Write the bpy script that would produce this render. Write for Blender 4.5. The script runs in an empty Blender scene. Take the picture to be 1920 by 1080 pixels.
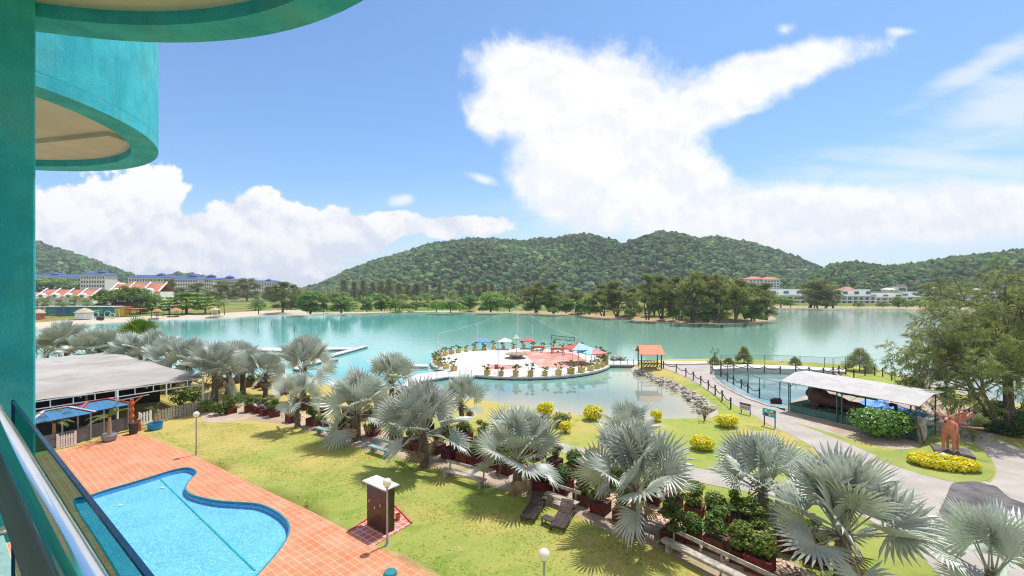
import bpy, math, random
import numpy as np
from mathutils import Vector, Matrix
from mathutils.geometry import tessellate_polygon
R = math.radians
rng = np.random.default_rng(7)
random.seed(7)
S = bpy.context.scene
COL = S.collection
# ------------------------------------------------------------------ camera
F, CX, CY, H = 853.33, 960.0, 540.0, 10.8          # focal length and centre in photo pixels, eye height in metres
cam = bpy.data.cameras.new('camera'); cam.lens = 16.0; cam.sensor_width = 36.0; cam.clip_start = 0.05; cam.clip_end = 20000
co = bpy.data.objects.new('camera', cam); COL.objects.link(co)
co.location = (0, 0, H); co.rotation_euler = (R(90), 0, 0); S.camera = co
# ------------------------------------------------------------------ exposure
S.view_settings.view_transform = 'Standard'; S.view_settings.look = 'None'
S.view_settings.exposure = 0.44; S.view_settings.gamma = 1
S.cycles.use_denoising = True; S.cycles.filter_width = 1.1
S.cycles.max_bounces = 8; S.cycles.transparent_max_bounces = 12
S.cycles.caustics_reflective = False; S.cycles.caustics_refractive = False
# ------------------------------------------------------------------ sun and sky
SUN_EL, SUN_AZ = R(68), math.atan2(0.66, 0.75)        # azimuth from +Y towards +X
sdir = Vector((math.sin(SUN_AZ)*math.cos(SUN_EL), math.cos(SUN_AZ)*math.cos(SUN_EL), math.sin(SUN_EL)))
sl = bpy.data.lights.new('sun', 'SUN'); sl.energy = 4.0; sl.angle = R(0.53); sl.color = (1, 0.955, 0.88)
so = bpy.data.objects.new('sun', sl); COL.objects.link(so); so.rotation_euler = sdir.to_track_quat('Z', 'Y').to_euler()
so.location = (0, 0, 60)

class NT:
    """a small helper that writes node trees"""
    def __init__(s, tree): s.t = tree; s.n = tree.nodes; s.l = tree.links
    def new(s, typ, **kw):
        n = s.n.new(typ)
        for k, v in kw.items(): setattr(n, k, v)
        return n
    def put(s, sock, v):
        if hasattr(v, 'is_linked') or isinstance(v, bpy.types.NodeSocket): s.l.new(v, sock)
        else:
            if isinstance(v, (tuple, list)) and len(v) == 3 and sock.type == 'RGBA': v = (*v, 1)
            sock.default_value = v
    def math(s, op, a, b=None, c=None, clamp=False):
        n = s.new('ShaderNodeMath', operation=op, use_clamp=clamp); s.put(n.inputs[0], a)
        if b is not None: s.put(n.inputs[1], b)
        if c is not None: s.put(n.inputs[2], c)
        return n.outputs[0]
    def mix(s, f, a, b, bt='MIX'):
        n = s.new('ShaderNodeMix', data_type='RGBA', blend_type=bt)
        s.put(n.inputs[0], f); s.put(n.inputs[6], a); s.put(n.inputs[7], b); return n.outputs[2]
    def noise(s, vec, scale, detail=4, rough=.55, dist=0.0):
        n = s.new('ShaderNodeTexNoise'); s.put(n.inputs['Vector'], vec); n.inputs['Scale'].default_value = scale
        n.inputs['Detail'].default_value = detail; n.inputs['Roughness'].default_value = rough; n.inputs['Distortion'].default_value = dist
        return n.outputs['Fac']
    def range(s, v, a, b, c=0., d=1., smooth=True):
        n = s.new('ShaderNodeMapRange', clamp=True); n.interpolation_type = 'SMOOTHSTEP' if smooth else 'LINEAR'
        s.put(n.inputs[0], v)
        for i, x in enumerate((a, b, c, d)): s.put(n.inputs[1+i], x)
        return n.outputs[0]
    def mapping(s, vec, loc=(0,0,0), rot=(0,0,0), sc=(1,1,1)):
        n = s.new('ShaderNodeMapping'); s.put(n.inputs[0], vec); n.inputs[1].default_value = loc; n.inputs[2].default_value = rot; n.inputs[3].default_value = sc
        return n.outputs[0]

W = bpy.data.worlds.new('World'); S.world = W; W.use_nodes = True
def world():
    t = NT(W.node_tree); t.n.clear()
    out = t.new('ShaderNodeOutputWorld')
    sky = t.new('ShaderNodeTexSky', sky_type='NISHITA'); sky.sun_disc = False; sky.sun_elevation = SUN_EL; sky.sun_rotation = SUN_AZ
    sky.air_density = 1.0; sky.dust_density = 0.6; sky.ozone_density = 1.6; sky.altitude = 0
    dirv = t.new('ShaderNodeTexCoord').outputs['Generated']
    sp = t.new('ShaderNodeSeparateXYZ'); t.l.new(dirv, sp.inputs[0]); x, y, z = sp.outputs
    ym = t.math('MAXIMUM', y, 0.08)
    u, v = t.math('DIVIDE', x, ym), t.math('DIVIDE', z, ym)      # tangent-plane coordinates of the northern sky
    cb = t.new('ShaderNodeCombineXYZ'); t.l.new(u, cb.inputs[0]); t.l.new(v, cb.inputs[1]); p = cb.outputs[0]
    north = t.range(y, 0.1, 0.3)
    def ell(cx, cy, rx, ry, ang=0, soft=1.0):
        # one lobe of a cloud: 1 at its centre, falling to 0 at its rim
        u0, v0 = (cx-CX)/F, (CY-cy)/F
        q = t.mapping(p, loc=(-u0, -v0, 0))
        q = t.mapping(q, rot=(0, 0, R(ang)))
        q = t.mapping(q, sc=(F/rx, F/ry, 0))
        ln = t.new('ShaderNodeVectorMath', operation='LENGTH'); t.l.new(q, ln.inputs[0])
        return t.math('SUBTRACT', soft, ln.outputs['Value'])
    def smax(lst):
        r = lst[0]
        for e in lst[1:]:
            n = t.new('ShaderNodeMath', operation='SMOOTH_MAX'); t.l.new(r, n.inputs[0]); t.l.new(e, n.inputs[1]); n.inputs[2].default_value = .25; r = n.outputs[0]
        return r
    n1 = t.noise(p, 5.5, 9, .62, .35); n2 = t.noise(p, 16, 7, .6, .2)
    warp = t.math('ADD', t.math('MULTIPLY', t.math('SUBTRACT', n1, .5), 1.5), t.math('MULTIPLY', t.math('SUBTRACT', n2, .5), .7))
    # big sheared anvil cloud
    big = smax([ell(1110, 195, 235, 120, 12), ell(985, 150, 120, 70, 30), ell(960, 200, 100, 70, 0), ell(1060, 360, 120, 70, 25), ell(1450, 130, 215, 46, -13), ell(1330, 190, 190, 62, -22), ell(1090, 290, 150, 110, 20),
                ell(1210, 330, 210, 100, 18), ell(1330, 400, 330, 72, 6), ell(1560, 400, 420, 60, -2), ell(1850, 400, 330, 60, 0)])
    dbig = t.range(t.math('ADD', big, t.math('MULTIPLY', warp, .8)), -.09, .42)
    # soft veil under it and to the right
    veil = smax([ell(1650, 400, 640, 130, -6), ell(1420, 420, 520, 85, 0), ell(1850, 120, 200, 30, -28), ell(1900, 200, 220, 90, -20), ell(1800, 310, 320, 36, 4)])
    streak = t.noise(t.mapping(p, rot=(0, 0, R(8)), sc=(1.6, 7, 1)), 3.2, 7, .6, .3)
    dveil = t.math('MULTIPLY', t.range(t.math('ADD', veil, t.math('MULTIPLY', t.math('SUBTRACT', streak, .5), 1.5)), -.1, .9), .62)
    # cumulus along the horizon
    cum = smax([ell(130, 420, 200, 95, 6), ell(290, 350, 75, 50, 0), ell(220, 400, 150, 80, 10), ell(500, 410, 110, 55, 8), ell(490, 380, 60, 35), ell(620, 430, 150, 42, 5),
                ell(720, 425, 70, 30), ell(420, 460, 230, 60, 4), ell(880, 424, 80, 24, 0), ell(840, 430, 44, 20, 0), ell(1440, 450, 30, 20, 0)])
    puff = t.math('ADD', t.math('MULTIPLY', t.math('SUBTRACT', t.noise(p, 11, 9, .6, .15), .5), 2.3), t.math('MULTIPLY', t.math('SUBTRACT', n1, .5), .8))
    dcum = t.range(t.math('ADD', cum, t.math('MULTIPLY', puff, .75)), .0, .16)
    wisps = smax([ell(1470, 55, 30, 20, -20), ell(755, 375, 38, 16, -10), ell(905, 335, 50, 14, 20), ell(1400, 210, 30, 10, -8), ell(1690, 60, 40, 14, 0)])
    dw = t.math('MULTIPLY', t.range(t.math('ADD', wisps, t.math('MULTIPLY', warp, 1.5)), .1, 1.0), .75)
    # low bank of far haze and grey bottoms near the horizon, left
    bank = t.math('MULTIPLY', t.range(t.math('ADD', smax([ell(330, 500, 420, 70, 3), ell(120, 470, 260, 90)]), t.math('MULTIPLY', warp, .35)), .0, .7), .75)
    far = t.math('MULTIPLY', t.range(v, .26, .0), .5)
    # added unseen bright cloud behind the hotel, as fill light on front faces
    south_fill = t.math('MULTIPLY', t.math('SUBTRACT', 1., north), t.math('MULTIPLY', t.range(t.noise(dirv, 2.2, 7, .6, .3), .40, .58), t.range(z, .02, .15)))
    def relief(sc, off):     # brighter where the cloud's bulges turn towards the high sun
        return t.math('SUBTRACT', t.noise(p, sc, 6, .55, .1), t.noise(t.mapping(p, loc=(off*.35, off, 0)), sc, 6, .55, .1))
    shade = t.math('ADD', relief(7, -.03), t.math('MULTIPLY', relief(15, -.016), .45))
    cw = t.mix(t.range(shade, -.13, .09), (.86, .885, .94), (1., 1., 1.))
    cc = t.mix(t.range(t.math('ADD', shade, t.math('MULTIPLY', t.math('SUBTRACT', v, .11), .9)), -.16, .10), (.74, .77, .88), (1., .99, .98))
    b0 = t.new('ShaderNodeBackground'); b0.inputs[1].default_value = 0.118
    tint = t.mix(1.0, sky.outputs[0], (.75, .965, 1.15), 'MULTIPLY')
    t.l.new(tint, b0.inputs[0])
    sh = b0.outputs[0]
    for colr, fac, st in (((.80, .88, 1.0), far, .78), ((.70, .73, .86), bank, .78), ((.93, .95, 1.0), dveil, .80), ((1, 1, 1), dw, .8), (cw, dbig, .81), (cc, dcum, .80), ((1., .99, .97), south_fill, .75)):
        b = t.new('ShaderNodeBackground'); t.put(b.inputs[0], colr); b.inputs[1].default_value = st
        m = t.new('ShaderNodeMixShader'); t.l.new(fac if fac is south_fill else t.math('MULTIPLY', fac, north), m.inputs[0]); t.l.new(sh, m.inputs[1]); t.l.new(b.outputs[0], m.inputs[2]); sh = m.outputs[0]
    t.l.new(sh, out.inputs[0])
world()

# ------------------------------------------------------------------ coordinates read off the photograph
def G(px, py, z=0.0):
    """world point at height z that stands where the photograph shows it"""
    Y = F*(H-z)/(py-CY); return Vector(((px-CX)/F*Y, Y, z))
def P(px, py, Y): return Vector(((px-CX)/F*Y, Y, H+(CY-py)/F*Y))
D1 = Vector((-.79, .613, 0)); D2 = Vector((.613, .79, 0))            # the two directions of the pool deck
A1 = math.atan2(D1.y, D1.x); A2 = math.atan2(D2.y, D2.x)
ORD = ['', 'first', 'second', 'third', 'fourth', 'fifth', 'sixth', 'seventh', 'eighth', 'ninth', 'tenth', 'eleventh', 'twelfth', 'thirteenth', 'fourteenth', 'fifteenth',
       'sixteenth', 'seventeenth', 'eighteenth', 'nineteenth', 'twentieth'] + ['twenty-'+w for w in 'first second third fourth fifth sixth seventh eighth ninth'.split()] + ['thirtieth'] \
      + ['thirty-'+w for w in 'first second third fourth fifth sixth seventh eighth ninth'.split()] + ['fortieth'] + ['forty-'+w for w in 'first second third fourth fifth sixth seventh eighth ninth'.split()] + ['fiftieth'] \
      + ['fifty-'+w for w in 'first second third fourth fifth sixth seventh eighth ninth'.split()]

# ------------------------------------------------------------------ mesh builder
ICO = {}
def ico(sub):
    if sub not in ICO:
        import bmesh
        bm = bmesh.new(); bmesh.ops.create_icosphere(bm, subdivisions=sub, radius=1)
        ICO[sub] = (np.array([v.co for v in bm.verts]), np.array([[v.index for v in f.verts] for f in bm.faces])); bm.free()
    return ICO[sub]

class MB:
    def __init__(s): s.V = []; s.Fc = []; s.M = []; s.C = []; s.n = 0
    def add(s, v, f, m=0, c=None):
        v = np.asarray(v, float).reshape(-1, 3)
        if isinstance(f, np.ndarray): s.Fc.append(f + s.n)
        else: s.Fc.append([[i + s.n for i in q] for q in f])
        s.M.append((m, len(f))); s.V.append(v); s.n += len(v)
        s.C.append(np.ones((len(v), 3)) if c is None else np.broadcast_to(np.asarray(c, float), (len(v), 3)))
        return s
    def box(s, c, d, rz=0, m=0, rx=0, ry=0):
        x, y, z = [k/2 for k in d]
        v = np.array([(-x,-y,-z),(x,-y,-z),(x,y,-z),(-x,y,-z),(-x,-y,z),(x,-y,z),(x,y,z),(-x,y,z)])
        if rz or rx or ry: v = v @ np.array(Matrix.Rotation(rz,3,'Z') @ Matrix.Rotation(ry,3,'Y') @ Matrix.Rotation(rx,3,'X')).T
        return s.add(v + np.array(c), [(0,3,2,1),(4,5,6,7),(0,1,5,4),(1,2,6,5),(2,3,7,6),(3,0,4,7)], m)
    def bar(s, a, b, w, h=None, m=0):
        """a straight square bar from a to b"""
        a, b = Vector(a), Vector(b); d = b-a; h = h or w
        q = d.to_track_quat('X', 'Z').to_matrix()
        L = d.length; v = np.array([(x,y*w/2,z*h/2) for x in (0,L) for y,z in ((-1,-1),(1,-1),(1,1),(-1,1))]) @ np.array(q).T + np.array(a)
        return s.add(v, [(3,2,1,0),(4,5,6,7),(0,1,5,4),(1,2,6,5),(2,3,7,6),(3,0,4,7)], m)
    def tube(s, pts, r, k=8, m=0, cap=True):
        pts = [Vector(p) for p in pts]; n = len(pts)
        rr = r if isinstance(r, (list, tuple, np.ndarray)) else [r]*n
        v = []; ref = None
        for i, p in enumerate(pts):
            d = (pts[min(i+1, n-1)] - pts[max(i-1, 0)]).normalized()
            if ref is None: ref = Vector((0,0,1)) if abs(d.z) < .9 else Vector((1,0,0))
            a = (ref - d*ref.dot(d)).normalized(); b = d.cross(a); ref = a
            for j in range(k):
                t = 2*math.pi*j/k; v.append(p + (a*math.cos(t) + b*math.sin(t))*rr[i])
        f = [(i*k+j, i*k+(j+1)%k, (i+1)*k+(j+1)%k, (i+1)*k+j) for i in range(n-1) for j in range(k)]
        if cap: f += [tuple(range(k-1,-1,-1)), tuple((n-1)*k+j for j in range(k))]
        return s.add([tuple(p) for p in v], f, m)
    def lathe(s, prof, c=(0,0,0), k=16, m=0):
        """profile of (radius, height) turned about a vertical axis"""
        v = [(c[0]+r*math.cos(2*math.pi*j/k), c[1]+r*math.sin(2*math.pi*j/k), c[2]+z) for r, z in prof for j in range(k)]
        f = [(i*k+j, i*k+(j+1)%k, (i+1)*k+(j+1)%k, (i+1)*k+j) for i in range(len(prof)-1) for j in range(k)]
        f += [tuple(range(k-1,-1,-1)), tuple((len(prof)-1)*k+j for j in range(k))]
        return s.add(v, f, m)
    def prism(s, poly, z0, z1, m=0, top=True, bottom=True):
        n = len(poly); v = [(p[0],p[1],z0) for p in poly] + [(p[0],p[1],z1) for p in poly]
        f = [(i,(i+1)%n,n+(i+1)%n,n+i) for i in range(n)]
        if top: f.append(tuple(range(n,2*n)))
        if bottom: f.append(tuple(range(n-1,-1,-1)))
        return s.add(v, f, m)
    def blob(s, c, r, sub=2, amp=.12, m=0, seed=0, col=None, half=False):
        v, f = ico(sub); g = np.random.default_rng(seed)
        k = g.normal(size=(4,3))*2.2; ph = g.uniform(0, 6.28, 4)
        d = 1 + amp*np.sin(v @ k.T + ph).sum(1)/2
        if half: f = f[(v[f][:,:,2].mean(1) > -.35)]
        return s.add(v*d[:,None]*np.array(r) + np.array(c), f, m, col)
    def leaves(s, cl, n, size, g, aspect=.5, up=.35, out=.6, m=0, droop=0.0, shell=.45, jit=.35):
        """n leaf-shaped faces spread through the clumps cl = [(centre, radii)]"""
        cs = np.array([c for c, _ in cl], float); rs = np.array([np.broadcast_to(r, 3) for _, r in cl], float)
        w = rs.prod(1)**(2/3); i = g.choice(len(cl), n, p=w/w.sum())
        d = g.normal(size=(n,3)); d /= np.linalg.norm(d, axis=1)[:,None]
        p = cs[i] + rs[i]*d*(g.random(n)**shell)[:,None]
        nn = d*out + g.normal(size=(n,3))*.5 + np.array([0,0,up]); nn /= np.linalg.norm(nn, axis=1)[:,None]
        t = g.normal(size=(n,3)) + np.array([0,0,-droop*2.]); t -= nn*(t*nn).sum(1)[:,None]; t /= np.linalg.norm(t, axis=1)[:,None]
        b = np.cross(nn, t); sz = (size*(1 + jit*g.normal(size=n))).clip(size*.3)[:,None]
        v = np.stack([p - t*sz*.5, p + b*sz*aspect*.5 + nn*sz*.08, p + t*sz*.5, p - b*sz*aspect*.5 + nn*sz*.08], 1).reshape(-1,3)
        c = np.repeat((.72 + .55*g.random((n,1)))*(1 + .10*g.normal(size=(n,3))*np.array([1,.3,1])), 4, 0).clip(.3, 1.7)
        return s.add(v, np.arange(4*n).reshape(n,4), m, c)
    def mesh(s, name, mats, smooth=False, off=None):
        me = bpy.data.meshes.new(name)
        V = np.concatenate(s.V) if s.V else np.zeros((0,3))
        if off is not None: V = V - np.array(off)
        lt = []; li = []
        for f in s.Fc:
            if isinstance(f, np.ndarray): lt.append(np.full(len(f), f.shape[1])); li.append(f.ravel())
            else: lt.append(np.array([len(q) for q in f])); li.append(np.array([i for q in f for i in q]))
        lt = np.concatenate(lt).astype(np.int32); li = np.concatenate(li).astype(np.int32)
        me.vertices.add(len(V)); me.vertices.foreach_set('co', V.astype(np.float32).ravel())
        me.loops.add(len(li)); me.loops.foreach_set('vertex_index', li)
        me.polygons.add(len(lt)); me.polygons.foreach_set('loop_start', np.concatenate([[0], np.cumsum(lt)[:-1]]).astype(np.int32)); me.polygons.foreach_set('loop_total', lt)
        mats = mats if isinstance(mats, (list, tuple)) else [mats]
        for m in mats: me.materials.append(m)
        if len(mats) > 1: me.polygons.foreach_set('material_index', np.concatenate([np.full(k, m) for m, k in s.M]).astype(np.int32))
        if any(m.get('vc') for m in mats):
            C = np.concatenate(s.C); at = me.color_attributes.new('tone', 'FLOAT_COLOR', 'POINT')
            at.data.foreach_set('color', np.concatenate([C, np.ones((len(C),1))], 1).astype(np.float32).ravel())
        me.update(calc_edges=True)
        me.polygons.foreach_set('use_smooth', np.full(len(lt), smooth)); me.validate()
        return me
    def build(s, name, mats, parent=None, off=None, smooth=False):
        o = bpy.data.objects.new(name, s.mesh(name, mats, smooth, off)); COL.objects.link(o)
        if parent is not None: o.parent = parent
        elif off is not None: o.location = off
        return o
def bevel(o, w, seg=2):
    b = o.modifiers.new('bevel', 'BEVEL'); b.width = w; b.segments = seg; b.limit_method = 'ANGLE'; return o

USED = {}
def tag(o, label, cat, group=None):
    if not 4 <= len(label.split()) <= 16: print('LABEL', len(label.split()), label)
    o['label'] = label; o['category'] = cat
    if group: o['group'] = group
    return o
def thing(name, label, cat, loc=(0,0,0), rz=0, group=None):
    o = bpy.data.objects.new(name, None); COL.objects.link(o); o.empty_display_size = .2
    o.location = loc; o.rotation_euler = (0,0,rz); return tag(o, label, cat, group)
def setting(o, kind='structure'): o['kind'] = kind; return o
def dup(root, loc, rz=0, sc=1, label=None):
    def cp(o, par):
        c = o.copy(); COL.objects.link(c)
        if par is not None: c.parent = par; c.matrix_parent_inverse = o.matrix_parent_inverse
        for ch in list(o.children): cp(ch, c)
        return c
    r = cp(root, None); r.location = loc; r.rotation_euler = (0,0,rz); r.scale = (sc,)*3 if isinstance(sc,(int,float)) else sc
    if label: tag(r, label, r['category'], r.get('group'))
    return r
def spline(pts, per=6, closed=True):
    p = [Vector((q[0], q[1], 0)) for q in pts]; n = len(p); out = []
    for i in range(n if closed else n-1):
        a, b, c, d = (p[(i+k-1) % n] if closed else p[min(max(i+k-1,0),n-1)] for k in range(4))
        for j in range(per):
            t = j/per; out.append(.5*((2*b) + (c-a)*t + (2*a-5*b+4*c-d)*t*t + (3*b-a-3*c+d)*t**3))
    if not closed: out.append(p[-1])
    return out
def sheet(name, poly, z, m, holes=()):
    loops = [[Vector((p[0],p[1],0)) for p in q] for q in (poly, *holes)]
    tri = tessellate_polygon(loops); v = [(p.x,p.y,z) for q in loops for p in q]
    fx = []
    for a, b, c in tri:
        A, B, C = (Vector(v[k]) for k in (a,b,c)); fx.append((a,b,c) if (B-A).cross(C-A).z > 0 else (a,c,b))
    mb = MB(); mb.add(v, fx); return setting(mb.build(name, m))

# ------------------------------------------------------------------ materials
def mat(name, col, rough=.75, col2=None, vs=2.0, lo=.35, hi=.65, var=.18, bump=0., bs=30., metal=0., vc=False, rnd=0., trans=0., spec=.4, tc='Object', dirt=None, coat=0., ttint=(1.15,1.2,.7)):
    m = bpy.data.materials.new(name); m.use_nodes = True; t = NT(m.node_tree); bs_ = t.n['Principled BSDF']
    vec = t.new('ShaderNodeTexCoord').outputs[tc]
    if col2 is None: a, b = tuple(c*(1-var) for c in col), tuple(min(1, c*(1+var)) for c in col)
    else: a, b = col, col2
    c = t.mix(t.range(t.noise(vec, vs, 6, .6), lo, hi), a, b)
    if dirt: c = t.mix(t.math('MULTIPLY', t.range(t.noise(vec, dirt[1], 8, .65, .4), .5, .72), dirt[2]), c, dirt[0])
    if vc:
        at = t.new('ShaderNodeAttribute', attribute_name='tone'); c = t.mix(1., c, at.outputs['Color'], 'MULTIPLY'); m['vc'] = 1
    if rnd:
        oi = t.new('ShaderNodeObjectInfo'); hs = t.new('ShaderNodeHueSaturation'); t.l.new(c, hs.inputs['Color'])
        t.l.new(t.range(oi.outputs['Random'], 0, 1, 1-rnd, 1+rnd, False), hs.inputs['Value'])
        t.l.new(t.range(t.math('FRACT', t.math('MULTIPLY', oi.outputs['Random'], 7.31)), 0, 1, .5-rnd*.08, .5+rnd*.08, False), hs.inputs['Hue']); c = hs.outputs[0]
    t.l.new(c, bs_.inputs['Base Color']); bs_.inputs['Roughness'].default_value = rough; bs_.inputs['Metallic'].default_value = metal
    bs_.inputs['Specular IOR Level'].default_value = spec; bs_.inputs['Coat Weight'].default_value = coat
    if bump:
        bn = t.new('ShaderNodeBump'); bn.inputs['Strength'].default_value = bump; bn.inputs['Distance'].default_value = .05
        t.l.new(t.noise(vec, bs, 5, .6), bn.inputs['Height']); t.l.new(bn.outputs[0], bs_.inputs['Normal'])
    if trans:
        tr = t.new('ShaderNodeBsdfTranslucent'); t.l.new(t.mix(1., c, ttint, 'MULTIPLY'), tr.inputs[0])
        mx = t.new('ShaderNodeMixShader'); mx.inputs[0].default_value = trans
        t.l.new(bs_.outputs[0], mx.inputs[1]); t.l.new(tr.outputs[0], mx.inputs[2]); t.l.new(mx.outputs[0], t.n['Material Output'].inputs[0])
    return m
def brick(name, c1, c2, mortar, w, h, ms=.02, rot=0., rough=.7, offset=0., noise=.25, tc='Object', axis=None):
    m = bpy.data.materials.new(name); m.use_nodes = True; t = NT(m.node_tree); b = t.n['Principled BSDF']
    vec = t.new('ShaderNodeTexCoord').outputs[tc]
    q = t.mapping(vec, rot=axis or (0,0,-rot))
    k = t.new('ShaderNodeTexBrick', offset=offset, squash=1.0); t.l.new(q, k.inputs[0])
    for i, c in ((1,c1),(2,c2),(3,mortar)): k.inputs[i].default_value = (*c,1)
    k.inputs['Scale'].default_value = 1; k.inputs['Mortar Size'].default_value = ms; k.inputs['Mortar Smooth'].default_value = .15
    k.inputs['Bias'].default_value = 0; k.inputs['Brick Width'].default_value = w; k.inputs['Row Height'].default_value = h
    n = t.noise(vec, .9, 7, .65)
    c = t.mix(t.math('MULTIPLY', t.range(n, .35, .75), noise), k.outputs[0], mortar)
    c = t.mix(t.math('MULTIPLY', t.range(t.noise(vec, 7, 5, .6), .4, .7), noise*.6), c, tuple(x*.7 for x in c1))
    t.l.new(c, b.inputs['Base Color']); b.inputs['Roughness'].default_value = rough
    bn = t.new('ShaderNodeBump'); bn.inputs['Strength'].default_value = .25; bn.inputs['Distance'].default_value = .01; bn.invert = True
    t.l.new(k.outputs['Fac'], bn.inputs['Height']); t.l.new(bn.outputs[0], b.inputs['Normal'])
    return m
teal = mat('teal_plaster', (.03,.42,.56), .85, (.055,.53,.66), vs=3, bump=.2, bs=60, dirt=((.09,.36,.36), 2.2, .5))
def streaks(m):      # rain streaks and a faded band on the render
    t = NT(m.node_tree); b = t.n['Principled BSDF']; src = b.inputs['Base Color'].links[0].from_socket; vec = t.new('ShaderNodeTexCoord').outputs['Object']
    s1 = t.range(t.noise(t.mapping(vec, sc=(7, 7, .35)), 1.0, 6, .65, .2), .54, .72); s2 = t.range(t.noise(vec, .9, 6, .65, .5), .48, .68); ck = t.range(t.noise(t.mapping(vec, sc=(1,1,.6)), 2.6, 8, .75, 1.2), .494, .5); c2 = t.range(t.noise(t.mapping(vec, sc=(1,1,.6)), 2.6, 8, .75, 1.2), .506, .5)
    c = t.mix(t.math('MULTIPLY', s1, .38), src, (.03,.20,.22)); c = t.mix(t.math('MULTIPLY', s2, .30), c, (.22,.60,.62)); c = t.mix(t.math('MULTIPLY', t.math('MULTIPLY', ck, c2), .35), c, (.02,.12,.13))
    t.l.new(c, b.inputs['Base Color'])
streaks(teal)
soffit_m = mat('beige_soffit', (.60,.58,.545), .9, var=.06, bump=.08, bs=30)
steel = mat('polished_steel', (.82,.82,.82), .10, metal=1., var=.04)
steel_d = mat('brushed_steel', (.42,.40,.37), .38, metal=.85, var=.1)
white = mat('white_paint', (.78,.78,.76), .55, var=.06, dirt=((.45,.42,.38), 3, .35))
grey_paint = mat('grey_metal_paint', (.36,.38,.40), .45, var=.1, metal=.2)
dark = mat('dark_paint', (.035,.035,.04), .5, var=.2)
concrete = mat('concrete', (.50,.46,.43), .9, (.60,.56,.53), vs=.7, bump=.15, bs=40, dirt=((.36,.32,.28), .5, .5), tc='Object')
bark = mat('bark', (.10,.075,.055), .95, (.22,.18,.14), vs=6, bump=.7, bs=25, rnd=.15)
wood_old = mat('weathered_wood', (.25,.22,.19), .85, (.46,.41,.36), vs=5, bump=.3, bs=40)
wood_dark = mat('dark_wood', (.040,.026,.024), .5, (.075,.05,.045), vs=6)
wood_red = mat('red_brown_wood', (.085,.016,.010), .7, (.17,.036,.02), vs=4, rnd=.35, dirt=((.22,.08,.05), 6, .4))
soil = mat('soil', (.07,.045,.03), 1., var=.4, vs=20)
leaf_bonsai = mat('bonsai_leaf', (.075,.135,.018), .55, (.16,.22,.03), vs=3, vc=True, rnd=.3, trans=.2)
leaf_dark = mat('dark_leaf', (.03,.075,.015), .5, (.06,.12,.02), vs=2, vc=True, rnd=.25, trans=.15)
leaf_green = mat('broad_leaf', (.14,.235,.045), .5, (.24,.34,.08), vs=.4, vc=True, rnd=.3, trans=.42)
leaf_bright = mat('bright_leaf', (.16,.30,.025), .5, (.26,.42,.045), vs=.6, vc=True, rnd=.15, trans=.3)
leaf_yellow = mat('yellow_croton_leaf', (.78,.68,.03), .5, (.42,.46,.03), vs=3, lo=.45, hi=.75, vc=True, trans=.3)
leaf_casu = mat('casuarina_needle', (.18,.205,.07), .7, (.29,.305,.115), vs=.5, vc=True, rnd=.22, trans=.42)
leaf_palm = mat('silver_palm_leaf', (.42,.465,.415), .42, (.56,.60,.535), vs=1.2, ttint=(1,1.03,.92), vc=True, rnd=.12, trans=.14, spec=.45)
leaf_fan = mat('green_fan_palm_leaf', (.10,.20,.012), .45, (.19,.30,.03), vs=1.2, vc=True, trans=.2)
leaf_coco = mat('coconut_leaf', (.10,.17,.02), .5, (.20,.24,.05), vs=1.2, vc=True, rnd=.15, trans=.2)
orange_roof = mat('orange_roof_tile', (.55,.14,.065), .75, (.68,.24,.13), vs=3, vc=False, bump=.3, bs=8)
blue_roof = mat('blue_roof_sheet', (.045,.075,.25), .5, (.075,.12,.34), vs=.05)
# ================================================================== THE SETTING
WZ = -0.7                                              # level of the lake
def sdf(poly, X, Yv):
    """signed distance to a closed polygon, negative inside"""
    q = np.array([(p[0], p[1]) for p in poly]); n = len(q); best = np.full(X.shape, 1e18); ins = np.zeros(X.shape, bool)
    for i in range(n):
        (x0, y0), (x1, y1) = q[i], q[(i+1) % n]
        ex, ey = x1-x0, y1-y0; l2 = ex*ex+ey*ey+1e-12
        t = np.clip(((X-x0)*ex + (Yv-y0)*ey)/l2, 0, 1)
        best = np.minimum(best, (X-x0-t*ex)**2 + (Yv-y0-t*ey)**2)
        c = ((y0 > Yv) != (y1 > Yv)) & (X < (x1-x0)*(Yv-y0)/(y1-y0+1e-12) + x0); ins ^= c
    return np.where(ins, -1, 1)*np.sqrt(best)
lake_px = [(-700,640),(-260,622),(60,616),(120,610),(180,606),(250,601.5),(340,598),(430,595),(480,591),(560,588),(700,586),(830,584),(960,586),(1040,588),(1130,595),(1200,600),(1300,605.5),(1400,604),
           (1448,599.5),(1454,597.5),(1440,592),(1380,585),(1330,579),(1400,576.5),(1460,575.5),(1560,576),(1700,577.5),(1800,578.5),(1920,581),(2300,592),(2700,640),(2500,760),(2200,800),(1920,768),(1850,754),(1800,744),
           (1760,737),(1725,724),(1690,709),(1640,696),(1590,690),(1500,684.5),(1440,681),(1330,678),(1250,679.5),(1192,683),(1184,692),(1196,702),(1228,714),(1262,728),(1292,744),(1312,760),(1330,778),(1318,789),(1280,791),
           (1200,791),(1120,786),(1060,780),(1000,770),(900,755),(800,746),(700,734),(600,727),(540,722),(480,716),(400,710),(300,703),(200,694),(60,684),(-300,690),(-700,690)]
LAKE = spline([G(x, y, WZ) for x, y in lake_px], 3)
basin_px = [(1338,697),(1390,690),(1470,691),(1560,697),(1582,716),(1600,745),(1560,772),(1490,771),(1440,762),(1400,748),(1362,728),(1342,712)]
BASIN = [G(x, y, -.1) for x, y in basin_px]
deck_px = [(20,868),(118,843),(190,825),(240,813),(256,811),(372,858),(480,911),(570,953),(660,999),(735,1041),(805,1080),(1010,1200)]
DECK = [G(x, y) for x, y in deck_px] + [Vector((-2.0, 8.0, 0)), Vector((-6.0, 6.2, 0)), Vector((-30, 24.9, 0))]
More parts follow.
